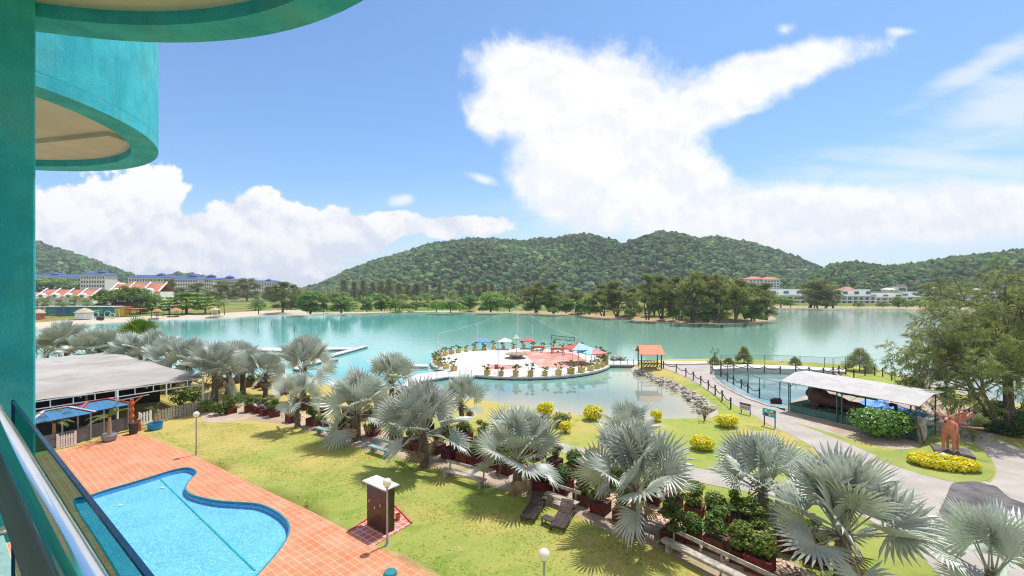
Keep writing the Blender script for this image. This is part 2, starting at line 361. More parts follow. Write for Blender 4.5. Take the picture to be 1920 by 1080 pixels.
pool_px = [(140,942),(165,931),(200,919),(245,906),(285,894),(310,886),(332,880),(350,877.5),(362,881),(367,888),(358,897),(349,908),(347,918),(356,927),(378,934),(410,940),(452,943),(484,946),(512,957),(533,973),
           (541,990),(535,1012),(513,1043),(484,1075),(455,1105),(400,1165),(300,1190),(238,1105),(225,1080),(190,1022)]
POOL = [G(x, y) for x, y in pool_px]
def axis(segs):
    a = []
    for x0, x1, st in segs: a += list(np.arange(x0, x1-1e-6, st))
    return np.array(a + [segs[-1][1]])
gx = axis([(-9000,-2000,1000),(-2000,-600,100),(-600,-140,12),(-140,-60,3),(-60,60,.8),(60,140,2.5),(140,500,10),(500,2000,100),(2000,9000,1000)])
gy = axis([(-400,-30,30),(-30,10,4),(10,74,.8),(74,140,2),(140,300,3),(300,700,12),(700,2000,100),(2000,12000,1000)])
XX, YY = np.meshgrid(gx, gy)
sl_ = sdf(LAKE, XX, YY); sb = sdf(BASIN, XX, YY); sd = np.minimum(sl_, sb+.5); sk = sdf(DECK, XX, YY)
far_z = np.clip((YY-140)/120, 0, 1)*.9
slope = np.where((YY < 75), .55, .16)
zz = np.minimum(far_z, WZ + .02 + sd*slope); zz = np.maximum(zz, -2.4)
zz = np.where(sb < -.2, -1.6, zz)
zz = np.where((sk < -.9) | ((sk < -.05) & (sdf(POOL, XX, YY) < 1.0)), -2.6, zz)
nx = len(gx); vid = np.arange(zz.size).reshape(zz.shape)
gf = np.stack([vid[:-1,:-1], vid[:-1,1:], vid[1:,1:], vid[1:,:-1]], -1).reshape(-1,4)
mg = bpy.data.materials.new('ground'); mg.use_nodes = True
def ground_mat(m):
    t = NT(m.node_tree); b = t.n['Principled BSDF']; vec = t.new('ShaderNodeTexCoord').outputs['Object']
    at = t.new('ShaderNodeAttribute', attribute_name='tone'); s = t.new('ShaderNodeSeparateColor'); t.l.new(at.outputs['Color'], s.inputs[0]); sand, far, red = s.outputs[:3]
    sx_ = t.new('ShaderNodeSeparateXYZ'); t.l.new(vec, sx_.inputs[0]); dry = t.math('MULTIPLY', t.range(t.math('SUBTRACT', sx_.outputs[1], t.math('MULTIPLY', sx_.outputs[0], .9)), 26, 52), .5)
    n1, n2, n3 = t.noise(vec, .11, 5, .6, .4), t.noise(vec, .55, 7, .65, .5), t.noise(vec, 5, 6, .7)
    fine = t.noise(vec, 38, 4, .7)
    a = t.mix(t.range(t.math('SUBTRACT', n1, t.math('MULTIPLY', dry, .35)), .36, .56), (.46,.375,.125), (.305,.35,.085))            # dry to green turf
    a = t.mix(t.math('MULTIPLY', t.range(t.math('SUBTRACT', n2, t.math('MULTIPLY', dry, .16)), .50, .64), .8), a, (.20,.29,.05))
    a = t.mix(t.math('MULTIPLY', t.range(t.noise(t.mapping(vec, loc=(31,7,0)), .4, 6, .6), .6, .78), .55), a, (.47,.34,.17))
    a = t.mix(t.math('MULTIPLY', t.range(n3, .58, .8), .45), a, (.15,.21,.03))
    a = t.mix(t.math('MULTIPLY', t.range(t.noise(t.mapping(vec, loc=(5,9,0)), 2.6, 4, .75), .62, .70), .7), a, (.10,.145,.03))
    a = t.mix(1., a, t.mix(t.range(fine, .25, .75), (.72,.74,.66), (1.22,1.2,1.2)), 'MULTIPLY')
    fg = t.mix(t.range(t.noise(vec, .035, 6, .6), .4, .6), (.27,.205,.07), (.13,.19,.04))
    fg = t.mix(t.range(t.noise(vec, .2, 5), .5, .7), fg, (.085,.14,.02))
    a = t.mix(far, a, fg)
    sc = t.mix(red, (.58,.52,.43), (.42,.235,.12)); sc = t.mix(t.range(n3, .3, .7), sc, tuple(.8*k for k in (.50,.40,.30)))
    a = t.mix(t.range(t.math('ADD', sand, t.math('MULTIPLY', t.math('SUBTRACT', n2, .5), .9)), .35, .65), a, sc)
    t.l.new(a, b.inputs['Base Color']); b.inputs['Roughness'].default_value = 1; b.inputs['Specular IOR Level'].default_value = .15
    bn = t.new('ShaderNodeBump'); bn.inputs['Strength'].default_value = .8; bn.inputs['Distance'].default_value = .06; t.l.new(t.noise(vec, 22, 5, .75), bn.inputs['Height']); t.l.new(bn.outputs[0], b.inputs['Normal'])
ground_mat(mg); mg['vc'] = 1
bw = np.where(YY > 130, np.where(XX < -92, 14, np.where(XX < 0, 2.2, np.where(XX > 100, 4, 5))), 1.0)
sandm = np.clip(1.2 - sl_/bw*.9, 0, 1); farm = np.clip((YY-90)/40, 0, 1); redm = np.clip((XX+40)/40, 0, 1)*(YY > 90)
mb = MB(); mb.add(np.stack([XX, YY, zz], -1).reshape(-1,3), gf, 0, np.stack([sandm, farm, redm*np.ones_like(XX)], -1).reshape(-1,3))
ground = setting(mb.build('ground', mg, smooth=True))

# lake water: milky turquoise to the west, greyer to the east, sandy in the shallows of the lagoon
def water_mat():
    m = bpy.data.materials.new('lake_water'); m.use_nodes = True; t = NT(m.node_tree); b = t.n['Principled BSDF']
    vec = t.new('ShaderNodeTexCoord').outputs['Object']; sp = t.new('ShaderNodeSeparateXYZ'); t.l.new(vec, sp.inputs[0])
    nn = t.noise(vec, .02, 5, .6, .6)
    xw = t.math('ADD', sp.outputs[0], t.math('MULTIPLY', t.math('SUBTRACT', nn, .5), 60))
    c = t.mix(t.range(xw, -45, 35), (.12,.42,.405), (.215,.385,.305)); c = t.mix(t.range(xw, 60, 140), c, (.33,.43,.39))
    at = t.new('ShaderNodeAttribute', attribute_name='tone'); s = t.new('ShaderNodeSeparateColor'); t.l.new(at.outputs['Color'], s.inputs[0])
    c = t.mix(t.math('MULTIPLY', s.outputs[1], .85), c, (.10,.17,.175)); c = t.mix(t.math('MULTIPLY', s.outputs[0], .85), c, (.40,.34,.23))
    t.l.new(c, b.inputs['Base Color']); b.inputs['Roughness'].default_value = .05; b.inputs['IOR'].default_value = 1.33
    bn = t.new('ShaderNodeBump'); bn.inputs['Distance'].default_value = .05
    calm = t.range(sp.outputs[1], 52, 105, .016, .42); t.l.new(calm, bn.inputs['Strength'])
    wv = t.math('ADD', t.noise(t.mapping(vec, sc=(1,.55,1)), 1.3, 4, .65, .3), t.math('MULTIPLY', t.noise(vec, .23, 3), .8))
    t.l.new(wv, bn.inputs['Height']); t.l.new(bn.outputs[0], b.inputs['Normal']); m['vc'] = 1
    return m
wx = axis([(-900,-200,50),(-200,-60,8),(-60,120,1.6),(120,300,10),(300,1000,50)]); wy = axis([(37,90,1.6),(90,150,5),(150,420,15)])
WX, WY = np.meshgrid(wx, wy); ws = sdf(LAKE, WX, WY)
shal = np.clip(1 + ws/np.where(WY < 62, 8.0, 2.5), 0, 1)**1.3; lag = np.clip((62-WY)/12, 0, 1)
vi = np.arange(WX.size).reshape(WX.shape); wf = np.stack([vi[:-1,:-1], vi[:-1,1:], vi[1:,1:], vi[1:,:-1]], -1).reshape(-1,4)
mb = MB(); mb.add(np.stack([WX, WY, np.full_like(WX, WZ)], -1).reshape(-1,3), wf, 0, np.stack([shal, lag, lag], -1).reshape(-1,3))
setting(mb.build('lake_water', water_mat()))

# pool deck, shower pad, pool
tile_m = brick('terracotta_tile', (.54,.155,.058), (.61,.195,.08), (.72,.45,.33), .46, .30, .011, A1, .6, 0, .32)
pad_m = brick('red_shower_tile', (.42,.085,.06), (.50,.13,.09), (.80,.62,.55), .33, .33, .017, A1, .6, 0, .3)
poolc = Vector((sum(p.x for p in POOL)/len(POOL), sum(p.y for p in POOL)/len(POOL), 0))
PS = spline(POOL, 4)
sheet('pool_deck', DECK, .02, tile_m, [PS])
pad = [G(652,999), G(700,962), G(735,944), G(772,982), G(700,1025)]
sheet('shower_pad', [pad[0], pad[2] + Vector((-.1,.1,0)), pad[3], pad[4]], .024, pad_m)
kerb = MB()
for a, b in ((pad[0], pad[2]), (pad[2], pad[3])): kerb.bar(a + Vector((0,0,.05)), b + Vector((0,0,.05)), .07, .08)
setting(kerb.build('pad_kerb', mat('terracotta_edge', (.45,.14,.09), .7)))
mos = bpy.data.materials.new('blue_mosaic'); mos.use_nodes = True
def mosaic(m):
    t = NT(m.node_tree); b = t.n['Principled BSDF']; vec = t.new('ShaderNodeTexCoord').outputs['Object']
    vo = t.new('ShaderNodeTexVoronoi', feature='F1'); t.l.new(vec, vo.inputs[0]); vo.inputs['Scale'].default_value = 20; vo.inputs['Randomness'].default_value = .55
    s = t.new('ShaderNodeSeparateColor'); t.l.new(vo.outputs['Color'], s.inputs[0])
    c = t.mix(t.range(s.outputs[0], .1, .9, smooth=False), (.09,.37,.70), (.20,.52,.82)); c = t.mix(t.range(s.outputs[1], .8, .82), c, (.32,.64,.88))
    c = t.mix(t.math('MULTIPLY', t.range(t.noise(vec, .5, 5), .4, .65), .35), c, (.25,.62,.88))
    t.l.new(c, b.inputs['Base Color']); b.inputs['Roughness'].default_value = .5
mosaic(mos)
rim_m = mat('pool_rim_tile', (.015,.16,.22), .4, (.03,.24,.30), vs=12)
def inset(poly, d):
    n = len(poly); out = []
    for i in range(n):
        a, b, c = poly[i-1], poly[i], poly[(i+1) % n]
        e = ((c-a).normalized()); out.append(b + Vector((-e.y, e.x, 0))*d)
    return out
if sum((PS[i].x*PS[(i+1)%len(PS)].y - PS[(i+1)%len(PS)].x*PS[i].y) for i in range(len(PS))) < 0: PS.reverse()
pl = MB(); n = len(PS)
ring = lambda z: [(p.x,p.y,z) for p in PS]
pl.add(ring(.016)+ring(-.09), [(i,(i+1)%n,n+(i+1)%n,n+i)[::-1] for i in range(n)], 1)
pl.add(ring(-.09)+ring(-.27), [(i,(i+1)%n,n+(i+1)%n,n+i)[::-1] for i in range(n)], 0)
tri = tessellate_polygon([[p.copy() for p in PS]]); pv = [(p.x,p.y,-.27) for p in PS]
pl.add(pv, [(a,b,c) if (Vector(pv[b])-Vector(pv[a])).cross(Vector(pv[c])-Vector(pv[a])).z > 0 else (a,c,b) for a,b,c in tri], 0)
pool = thing('swimming_pool', 'free-form swimming pool with blue mosaic floor set in the terracotta deck', 'pool', poolc)
o = pl.build('pool_basin', [mos, rim_m], pool, poolc)
cp = MB()
cp.add([(p.x,p.y,.026) for p in PS]+[(p.x,p.y,.026) for p in inset(PS,-.07)]+[(p.x,p.y,.0) for p in PS], [(i,(i+1)%n,n+(i+1)%n,n+i)[::-1] for i in range(n)])
cp.build('coping', rim_m, pool, poolc)
wm = bpy.data.materials.new('pool_water'); wm.use_nodes = True
t_ = NT(wm.node_tree); t_.n.clear(); o_ = t_.new('ShaderNodeOutputMaterial'); g1 = t_.new('ShaderNodeBsdfTransparent'); g1.inputs[0].default_value = (.88,.98,1,1); g2 = t_.new('ShaderNodeBsdfGlossy'); g2.inputs['Roughness'].default_value = .03
fr = t_.new('ShaderNodeFresnel'); fr.inputs[0].default_value = 1.33; bn_ = t_.new('ShaderNodeBump'); bn_.inputs['Strength'].default_value = .18; bn_.inputs['Distance'].default_value = .06
t_.l.new(t_.noise(t_.new('ShaderNodeTexCoord').outputs['Object'], 1.8, 4, .6, .6), bn_.inputs['Height']); t_.l.new(bn_.outputs[0], g2.inputs['Normal']); t_.l.new(bn_.outputs[0], fr.inputs['Normal'])
mx_ = t_.new('ShaderNodeMixShader'); t_.l.new(fr.outputs[0], mx_.inputs[0]); t_.l.new(g1.outputs[0], mx_.inputs[1]); t_.l.new(g2.outputs[0], mx_.inputs[2]); t_.l.new(mx_.outputs[0], o_.inputs[0])
wp = MB(); wp.add([(p.x,p.y,-.05) for p in PS], [(a,b,c) if (Vector(pv[b])-Vector(pv[a])).cross(Vector(pv[c])-Vector(pv[a])).z > 0 else (a,c,b) for a,b,c in tri]); wp.build('water', wm, pool, poolc)
la, lb = G(298,896,-.26), G(478,1070,-.26); ln = MB(); ln.bar(la, lb, .07, .03)
ln.build('lane_line', mat('lane_tile', (.02,.36,.36), .4), pool, poolc)
for x, y in ((212,913),(226,948),(305,915)): discs = MB(); discs.lathe([(.0,0),(.09,0),(.09,.04),(.0,.05)], G(x,y,-.26), 10); discs.build('white_disc', white, pool, poolc)  # three small white discs on the pool floor

# paths, bare earth, gravel
path_m = mat('path_concrete', (.34,.30,.265), .95, (.42,.38,.345), vs=.35, bump=.2, bs=30, dirt=((.29,.24,.19), .35, .6))
dirt_m = mat('bare_earth', (.34,.245,.185), 1., (.46,.375,.30), vs=.5, bump=.5, bs=14, dirt=((.25,.26,.07), .45, .7))
lawn2 = mat('trimmed_turf', (.21,.27,.055), 1., (.31,.33,.085), vs=.35, bump=.7, bs=22, dirt=((.40,.30,.11), .5, .45))
tarmac = mat('dark_tarmac', (.075,.07,.075), .95, (.16,.145,.145), vs=1.2, bump=.3, bs=30, dirt=((.22,.20,.19), .8, .5))
gm = bpy.data.materials.new('gravel'); gm.use_nodes = True
def gravel(m):
    t = NT(m.node_tree); b = t.n['Principled BSDF']; vec = t.new('ShaderNodeTexCoord').outputs['Object']
    vo = t.new('ShaderNodeTexVoronoi'); t.l.new(vec, vo.inputs[0]); vo.inputs['Scale'].default_value = 9
    s = t.new('ShaderNodeSeparateColor'); t.l.new(vo.outputs['Color'], s.inputs[0])
    c = t.mix(s.outputs[0], (.32,.17,.095), (.80,.60,.42)); c = t.mix(t.range(vo.outputs['Distance'], .45, .8), c, (.10,.06,.04))
    t.l.new(c, b.inputs['Base Color']); b.inputs['Roughness'].default_value = .9
    bn = t.new('ShaderNodeBump'); bn.invert = True; bn.inputs['Distance'].default_value = .04; t.l.new(vo.outputs['Distance'], bn.inputs['Height']); t.l.new(bn.outputs[0], b.inputs['Normal'])
gravel(gm)
def S_(name, px, z, m, per=4): return sheet(name, spline([G(x,y,z) for x,y in px], per), z, m)
S_('bare_ground', [(1480,780),(1476,762),(1510,742),(1600,718),(1700,728),(1750,742),(1830,768),(1880,792),(1900,812),(1850,812),(1830,818),(1790,826),(1740,812),(1720,835),(1700,842),(1650,838),(1600,822),(1540,802)], .006, dirt_m)
S_('bare_ground', [(380,790),(470,788),(560,802),(660,836),(720,852),(800,872),(880,898),(960,925),(1060,958),(1150,1000),(1240,1030),(1330,1080),(1440,1120),(1560,1110),(1480,1050),(1380,1000),(1280,965),(1180,930),(1090,900),(980,868),(880,842),(780,820),(680,800),(600,782),(540,765),(470,752),(400,752)], .005, dirt_m)
S_('gravel_path', [(430,752),(520,768),(600,786),(700,806),(800,828),(880,846),(960,866),(1010,878),(1100,905),(1200,938),(1300,972),(1400,1014),(1490,1060),(1560,1100),(1500,1118),(1420,1064),(1370,1037),(1290,1004),(1200,966),(1100,931),(1000,898),(960,884),(870,858),(780,836),(690,815),(600,797),(520,779),(430,762)], .01, gm)
S_('path', [(1240,684),(1332,683),(1334,700),(1366,726),(1420,750),(1470,770),(1530,796),(1600,826),(1660,850),(1720,872),(1790,884),(1860,906),(1930,925),(1940,1000),(1880,1010),(1780,980),(1700,955),(1640,915),(1570,870),(1500,824),(1440,795),(1398,770),(1350,745),(1310,722),(1270,700)], .012, path_m)
S_('path', [(930,800),(1000,814),(1080,838),(1160,852),(1240,866),(1320,880),(1420,898),(1520,915),(1600,900),(1680,935),(1760,975),(1900,1030),(1960,1100),(1800,1100),(1700,1020),(1600,960),(1500,938),(1400,922),(1300,902),(1200,882),(1120,868),(1060,850),(990,828),(930,814)], .014, path_m)
S_('path', [(1806,822),(1830,815),(1870,822),(1930,848),(2000,872),(2000,940),(1920,935),(1850,912),(1862,900),(1868,880),(1850,850),(1820,834)], .016, path_m)
S_('path', [(1720,772),(1780,778),(1840,800),(1880,812),(1840,822),(1800,812),(1760,798),(1722,792)], .011, path_m)
S_('verge', [(1490,792),(1560,818),(1640,852),(1700,870),(1720,845),(1700,843),(1640,840),(1560,812)], .018, lawn2)
S_('verge', [(1700,848),(1728,838),(1722,812),(1740,800),(1790,822),(1830,832),(1858,862),(1864,888),(1840,903),(1780,902),(1700,880),(1640,856)], .019, lawn2)
S_('tarmac_patch', [(1786,906),(1808,903),(1830,902),(1852,908),(1868,912),(1882,924),(1896,934),(1922,944),(1960,960),(1950,1000),(1900,1010),(1850,1002),(1800,990),(1762,964),(1768,944),(1776,926)], .022, tarmac, 3)

S_('bare_ground', [(728,1032),(756,1040),(790,1058),(830,1082),(850,1110),(810,1090),(770,1064),(740,1050)], .004, mat('worn_turf', (.30,.19,.085), 1., (.40,.30,.12), vs=1.2, bump=.6, bs=20))
# short grass on the lawn
gb_ = np.random.default_rng(33); lawn = [G(x,y) for x,y in ((270,812),(380,858),(490,908),(662,992),(810,1072),(1000,1170),(1420,1190),(1400,1110),(1270,1045),(1120,985),(960,918),(800,866),(640,826),(500,795),(380,790))]
q = np.stack([gb_.uniform(-32, 9, 260000), gb_.uniform(13, 38, 260000)], 1); k_ = sdf(lawn, q[:,0], q[:,1]) < -.1; q = q[k_]
ptch = np.sin(q[:,0]*1.7+np.sin(q[:,1]*2.1)*1.3)+np.sin(q[:,1]*1.3+q[:,0]*.6)*.8+gb_.normal(size=len(q))*.9; sel = ptch > gb_.normal(size=len(q))*1.6 + .9; q = q[sel]; ptch = ptch[sel]; nq = len(q)
an = gb_.uniform(0,6.28,nq); hh_ = gb_.uniform(.012,.042,nq); ww = gb_.uniform(.02,.05,nq); ca, sa_ = np.cos(an), np.sin(an); ln_ = gb_.normal(size=(nq,2))*.06
gv = np.stack([np.stack([q[:,0]-ca*ww, q[:,1]-sa_*ww, np.zeros(nq)],1), np.stack([q[:,0]+ca*ww, q[:,1]+sa_*ww, np.zeros(nq)],1), np.stack([q[:,0]+ln_[:,0], q[:,1]+ln_[:,1], hh_],1)],1).reshape(-1,3)
gc = np.repeat((.75+.5*gb_.random((nq,1)))*(1+.15*gb_.normal(size=(nq,1))*np.array([[1,.3,0]])), 3, 0).clip(.4,1.6)
m = MB(); m.add(gv, np.arange(3*nq).reshape(nq,3), 0, gc); setting(m.build('grass', mat('grass_blade', (.34,.42,.08), .8, (.46,.46,.14), vs=.25, vc=True, trans=.4)), 'stuff')
# ------------------------------------------------------------------ hills with forest
hill_m = mat('hill_soil', (.03,.05,.02), 1.); forest_m = mat('forest_canopy', (.056,.115,.040), .9, (.118,.178,.062), vs=.16, vc=True, bump=1., bs=.9, spec=.15)
forest_m.node_tree.nodes['Bump'].inputs['Distance'].default_value = 1.2
def interp(pts, x): return np.interp(x, [p[0] for p in pts], [p[1] for p in pts])
def hill(sky, Yb, Yc, n, rad, seed, tone=(1,1,1), gul=.10, behind=True):
    g = np.random.default_rng(seed); k = g.uniform(.004, .02, (10,2)); ph = g.uniform(0, 6.28, 10); sg = np.sign(g.normal(size=10))
    x0, x1 = sky[0][0], sky[-1][0]
    def hz(px, Y):
        top = (540 - interp(sky, px))/F*Yc + H
        t = np.clip((Y-Yb)/(Yc-Yb), 0, 1.6); rise = np.where(t <= 1, np.sin(t*math.pi/2)**.85, np.cos((t-1)*1.4))
        X = (px-CX)/F*Y
        nz = sum(np.sin(X*k[i,0]*sg[i] + Y*k[i,1] + ph[i]) for i in range(10))/3.2
        return np.maximum(top*rise*(1 - gul*(1-t.clip(0,1))*nz*1.6*(t < 1)) - 8, -3) + 0*px
    gx_ = np.linspace(x0, x1, 70); gy_ = np.linspace(Yb, Yc*1.35 if behind else Yc, 26); PX, Y = np.meshgrid(gx_, gy_); Z = hz(PX, Y)
    vi = np.arange(PX.size).reshape(PX.shape); f = np.stack([vi[:-1,:-1], vi[:-1,1:], vi[1:,1:], vi[1:,:-1]], -1).reshape(-1,4)
    m = MB(); m.add(np.stack([(PX-CX)/F*Y, Y, Z], -1).reshape(-1,3), f); setting(m.build('hill', hill_m, smooth=True))
    fm = MB(); v0, f0 = ico(2); up = v0[f0][:,:,2].mean(1) > -.3; f0 = f0[up]
    vars_ = []
    for i in range(5):
        kk = g.normal(size=(5,3))*3; pp = g.uniform(0,6.28,5); vars_.append(v0*(1 + .20*np.sin(v0@kk.T+pp).sum(1)/2.2 + .10*g.normal(size=len(v0)))[:,None])
    ia = np.arange(n); px = x0 + (x1-x0)*((ia*.61803399 + .012*g.normal(size=n)) % 1); t = ((ia+.5)/n)**.8; Y = Yb + (Yc*1.03-Yb)*t; z = hz(px, Y)
    keep = z > 1; px, Y, z = px[keep], Y[keep], z[keep]
    keepg = np.random.default_rng(seed+5).random(len(px)) > .06; px, Y, z = px[keepg], Y[keepg], z[keepg]
    big = sum(np.sin(((px-CX)/F*Y)*k[i,0]*2 + Y*k[i,1]*1.6 + ph[i]) for i in range(5))/4
    for i in range(len(px)):
        r = rad*(.55 + 1.0*g.random()**1.8); a = g.uniform(0, 6.28); ca, sa = math.cos(a), math.sin(a)
        v = vars_[i % 5]*np.array([r, r*g.uniform(.8,1.1), r*g.uniform(.75,1.25)]); v = np.stack([v[:,0]*ca-v[:,1]*sa, v[:,0]*sa+v[:,1]*ca, v[:,2]], 1)
        q = g.random(); base = np.array(tone)*(.62 + .62*g.random())*(1 + .32*big[i])*np.array([1+.14*g.normal(),1,1+.16*g.normal()])
        r *= 1.6 if q > .93 else 1
        if q < .12: base = base*np.array([1.6,1.4,1.5])
        elif q < .22: base = base*np.array([.6,.75,.8])
        elif q < .26: base = base*np.array([2.1,1.7,2.0])
        fm.add(v + np.array([(px[i]-CX)/F*Y[i], Y[i], z[i] + r*.35]), f0, 0, base)
    setting(fm.build('forest', forest_m, smooth=False), 'stuff')
hill([(560,541),(600,531),(640,513),(700,491),(760,474),(800,458),(835,452),(880,445),(930,447),(975,454),(1010,450),(1040,452),(1085,442),(1115,444),(1145,453),(1168,461),(1195,452),(1235,442),(1280,444),(1310,455),(1345,455),(1380,464),(1440,474),(1500,487),(1540,500),(1580,522),(1640,541)], 560, 1000, 19000, 3.9, 11, gul=.22)
hill([(1440,541),(1490,532),(1530,510),(1555,493),(1605,488),(1660,496),(1680,494),(1720,491),(1780,482),(1850,478),(1900,475),(1960,472),(2100,466),(2300,480),(2600,540)], 390, 640, 9500, 3.0, 12, (1.1,1.1,.98), gul=.18)
hill([(-500,440),(-100,425),(60,456),(120,471),(170,487),(220,504),(255,517),(300,520),(330,512),(370,514),(395,522),(430,534),(470,541)], 640, 1050, 6000, 4.6, 13, (.9,.98,1))
# belt of woodland on the flat land beyond the lake: reads as one mass
wd = MB(); g = np.random.default_rng(5)
v0, f0 = ico(1)
cl = []
for i in range(700):
    px = g.uniform(-150, 1500); Y = g.uniform(330, 640); 
    if 300 < px < 1100 and Y < 420 and g.random() < .55: continue
    h = g.uniform(3.5, 9); X = (px-CX)/F*Y; cl.append((X, Y, h))
for X, Y, h in cl:
    wd.leaves([((X, Y, .9+h*.45), (h*.62, h*.62, h*.55)), ((X+g.uniform(-3,3), Y, .9+h*.3), (h*.6, h*.6, h*.4))], 90, h*.26, g, .8, .5, .9)
for i in range(160):
    px = g.uniform(1430, 2100); Y = g.uniform(330, 400); h = g.uniform(4, 8); X = (px-CX)/F*Y
    wd.leaves([((X, Y, .9+h*.5), (h*.6, h*.6, h*.55))], 60, h*.34, g, .8, .5, .9)
wood_m = mat('woodland_leaf', (.14,.20,.06), .8, (.26,.30,.10), vs=.04, vc=True, trans=.4)
setting(wd.build('woodland', wood_m), 'stuff')
# ================================================================== THE HOTEL AND ITS BALCONY
NB = D2                                              # outward normal of the facade
hotel = thing('hotel_building', 'turquoise plastered hotel with a pillar and round balconies over the pool', 'building', (-3.35, 3.2, 0))
hb = (-3.35, 3.2, 0)
def at(s, n, z): return Vector((0,0,z)) + D1*s + D2*n          # along the facade, out of it, up
m = MB()
for s0, s1 in ((-14, 24),):
    a, b, c, d = at(s0,-1.4,0), at(s1,-1.4,0), at(s1,-9,0), at(s0,-9,0)
    m.prism([a, d, c, b][::-1], 0, 20)
m.build('wall', soffit_m, hotel, hb)
u = Vector((-.68,-.74,0)); w_ = Vector((-.74,.68,0)); p0 = Vector((-3.35,3.2,0))
m = MB(); m.prism([p0, p0+w_*.22, p0+w_*.22+u*2.6, p0+u*2.6], 9.06, 13.2); o = m.build('pillar', teal, hotel, hb); bevel(o, .012)
m = MB(); m.prism([at(-5,.31,0), at(4.45,.31,0), at(4.45,-1.4,0), at(-5,-1.4,0)], 8.98, 9.2)
floor_m = mat('balcony_floor', (.20,.36,.34), .6, (.26,.42,.39), vs=4, bump=.2, bs=50, dirt=((.10,.13,.12), 5, .7)); m.build('floor_slab', floor_m, hotel, hb)
def ring_pts(c, r, a0, a1, n): return [Vector((c[0]+r*math.cos(R(a0+(a1-a0)*i/n)), c[1]+r*math.sin(R(a0+(a1-a0)*i/n)), 0)) for i in range(n+1)]
def round_balcony(c, r, rimw, z0, ztop, a0, a1, parapet, beam=None):
    N = 64; so_, si = ring_pts(c, r, a0, a1, N), ring_pts(c, r-rimw, a0, a1, N)
    b = MB(); vs = [(p.x,p.y,z) for z in (z0, z0+.14) for q in (so_, si) for p in q]; k = N+1
    f = []
    for i in range(N): f += [(i,k+i,k+i+1,i+1), (k+i,3*k+i,3*k+i+1,k+i+1), (i,i+1,2*k+i+1,2*k+i)]
    b.add(vs, f); rim = b.build('balcony_rim', teal, hotel, hb, smooth=False)
    b = MB(); cc = Vector((c[0],c[1],0)); tail = [at((cc.dot(D1))-r, -1.4, 0), at((cc.dot(D1))+r, -1.4, 0)]
    b.prism(ring_pts(c, r-rimw+.12, a0, a1, N), z0+.10, z0+.26); b.build('soffit', soffit_m, hotel, hb)
    b = MB(); vs = [(p.x,p.y,z) for q, z in ((so_, z0+.135), (so_, ztop), (ring_pts(c, r-.14, a0, a1, N), ztop), (ring_pts(c, r-.14, a0, a1, N), z0+.27)) for p in q]
    f = []
    for i in range(N):
        for j in range(3): f.append((j*k+i, j*k+i+1, (j+1)*k+i+1, (j+1)*k+i))
    b.add(vs, f); b.build(parapet, teal, hotel, hb)
    if beam:
        b = MB(); b.bar(beam[0], beam[1], .22, .12); b.build('soffit_beam', soffit_m, hotel, hb)
fa = math.degrees(A2)
round_balcony((-2.65,.72), 2.86, .24, 12.73, 13.9, fa-112, fa+112, 'parapet')
round_balcony((-7.15,4.87), 2.66, .30, 12.73, 14.15, fa-120, fa+120, 'parapet', ((-8.8,6.9,12.83), (-5.2,6.0,12.83)))
rail = thing('balcony_railing', 'polished steel balcony railing with tinted glass in the lower left corner', 'railing', at(0,.17,9.2))
ro = at(0,.17,9.2)
ra = lambda t, z, n=.17: at(t, n, z)
m = MB(); ea, eb = D2*-.906 + Vector((0,0,.423)), D2*.423 + Vector((0,0,.906)); e_ = [ea*(.034*math.cos(i*math.pi/18)) + eb*(.019*math.sin(i*math.pi/18)) for i in range(36)]; m.add([tuple(ra(s_,10.3)+v) for s_ in (-2,3.12) for v in e_], [(i,(i+1)%36,36+(i+1)%36,36+i) for i in range(36)]); m.lathe([(.001,-.034),(.022,-.026),(.033,0),(.022,.026),(.001,.034)], ra(3.13,10.335), 14); m.build('handrail', steel, rail, ro, True)
m = MB(); m.tube([ra(-2,10.195,.155), ra(3.12,10.195,.155)], .031, 20); m.build('lower_rail', mat('satin_steel', (.42,.39,.36), .5, metal=.35, var=.05), rail, ro, True)
glass = bpy.data.materials.new('tinted_glass'); glass.use_nodes = True
t_ = NT(glass.node_tree); t_.n.clear(); o_ = t_.new('ShaderNodeOutputMaterial'); g1 = t_.new('ShaderNodeBsdfTransparent'); g1.inputs[0].default_value = (.16,.40,.33,1); g2 = t_.new('ShaderNodeBsdfGlossy'); g2.inputs['Roughness'].default_value = .02
mx_ = t_.new('ShaderNodeMixShader'); mx_.inputs[0].default_value = .06; t_.l.new(g1.outputs[0], mx_.inputs[1]); t_.l.new(g2.outputs[0], mx_.inputs[2]); t_.l.new(mx_.outputs[0], o_.inputs[0])
m = MB(); m.add([tuple(ra(-2,9.12,.245)), tuple(ra(3.06,9.12,.245)), tuple(ra(3.06,10.28,.245)), tuple(ra(-2,10.28,.245))], [(0,1,2,3)]); m.build('glass_panel', glass, rail, ro)
m = MB(); m.bar(ra(-2,10.284,.245), ra(3.065,10.284,.245), .010, .008); m.bar(ra(3.066,9.12,.245), ra(3.066,10.29,.245), .008, .010)
o = m.build('glass_edge', mat('dark_blue_edge', (.03,.10,.32), .2, var=.1, spec=.7), rail, ro)
m = MB()
m.bar(ra(1.42,9.2,.12), ra(1.42,10.17,.12), .05); m.build('post', dark, rail, ro)  # dark bar painted in for the shade beyond the floor slab
m = MB(); m.bar(ra(3.02,9.2,.16), ra(3.02,10.28,.16), .045); m.build('post', steel, rail, ro)
m = MB(); m.lathe([(.0,0),(.055,0),(.06,.012),(.04,.02),(.0,.02)], G(6,996,9.203), 18); tag(m.build('floor_drain', steel_d), 'small round metal drain in the balcony floor', 'drain')

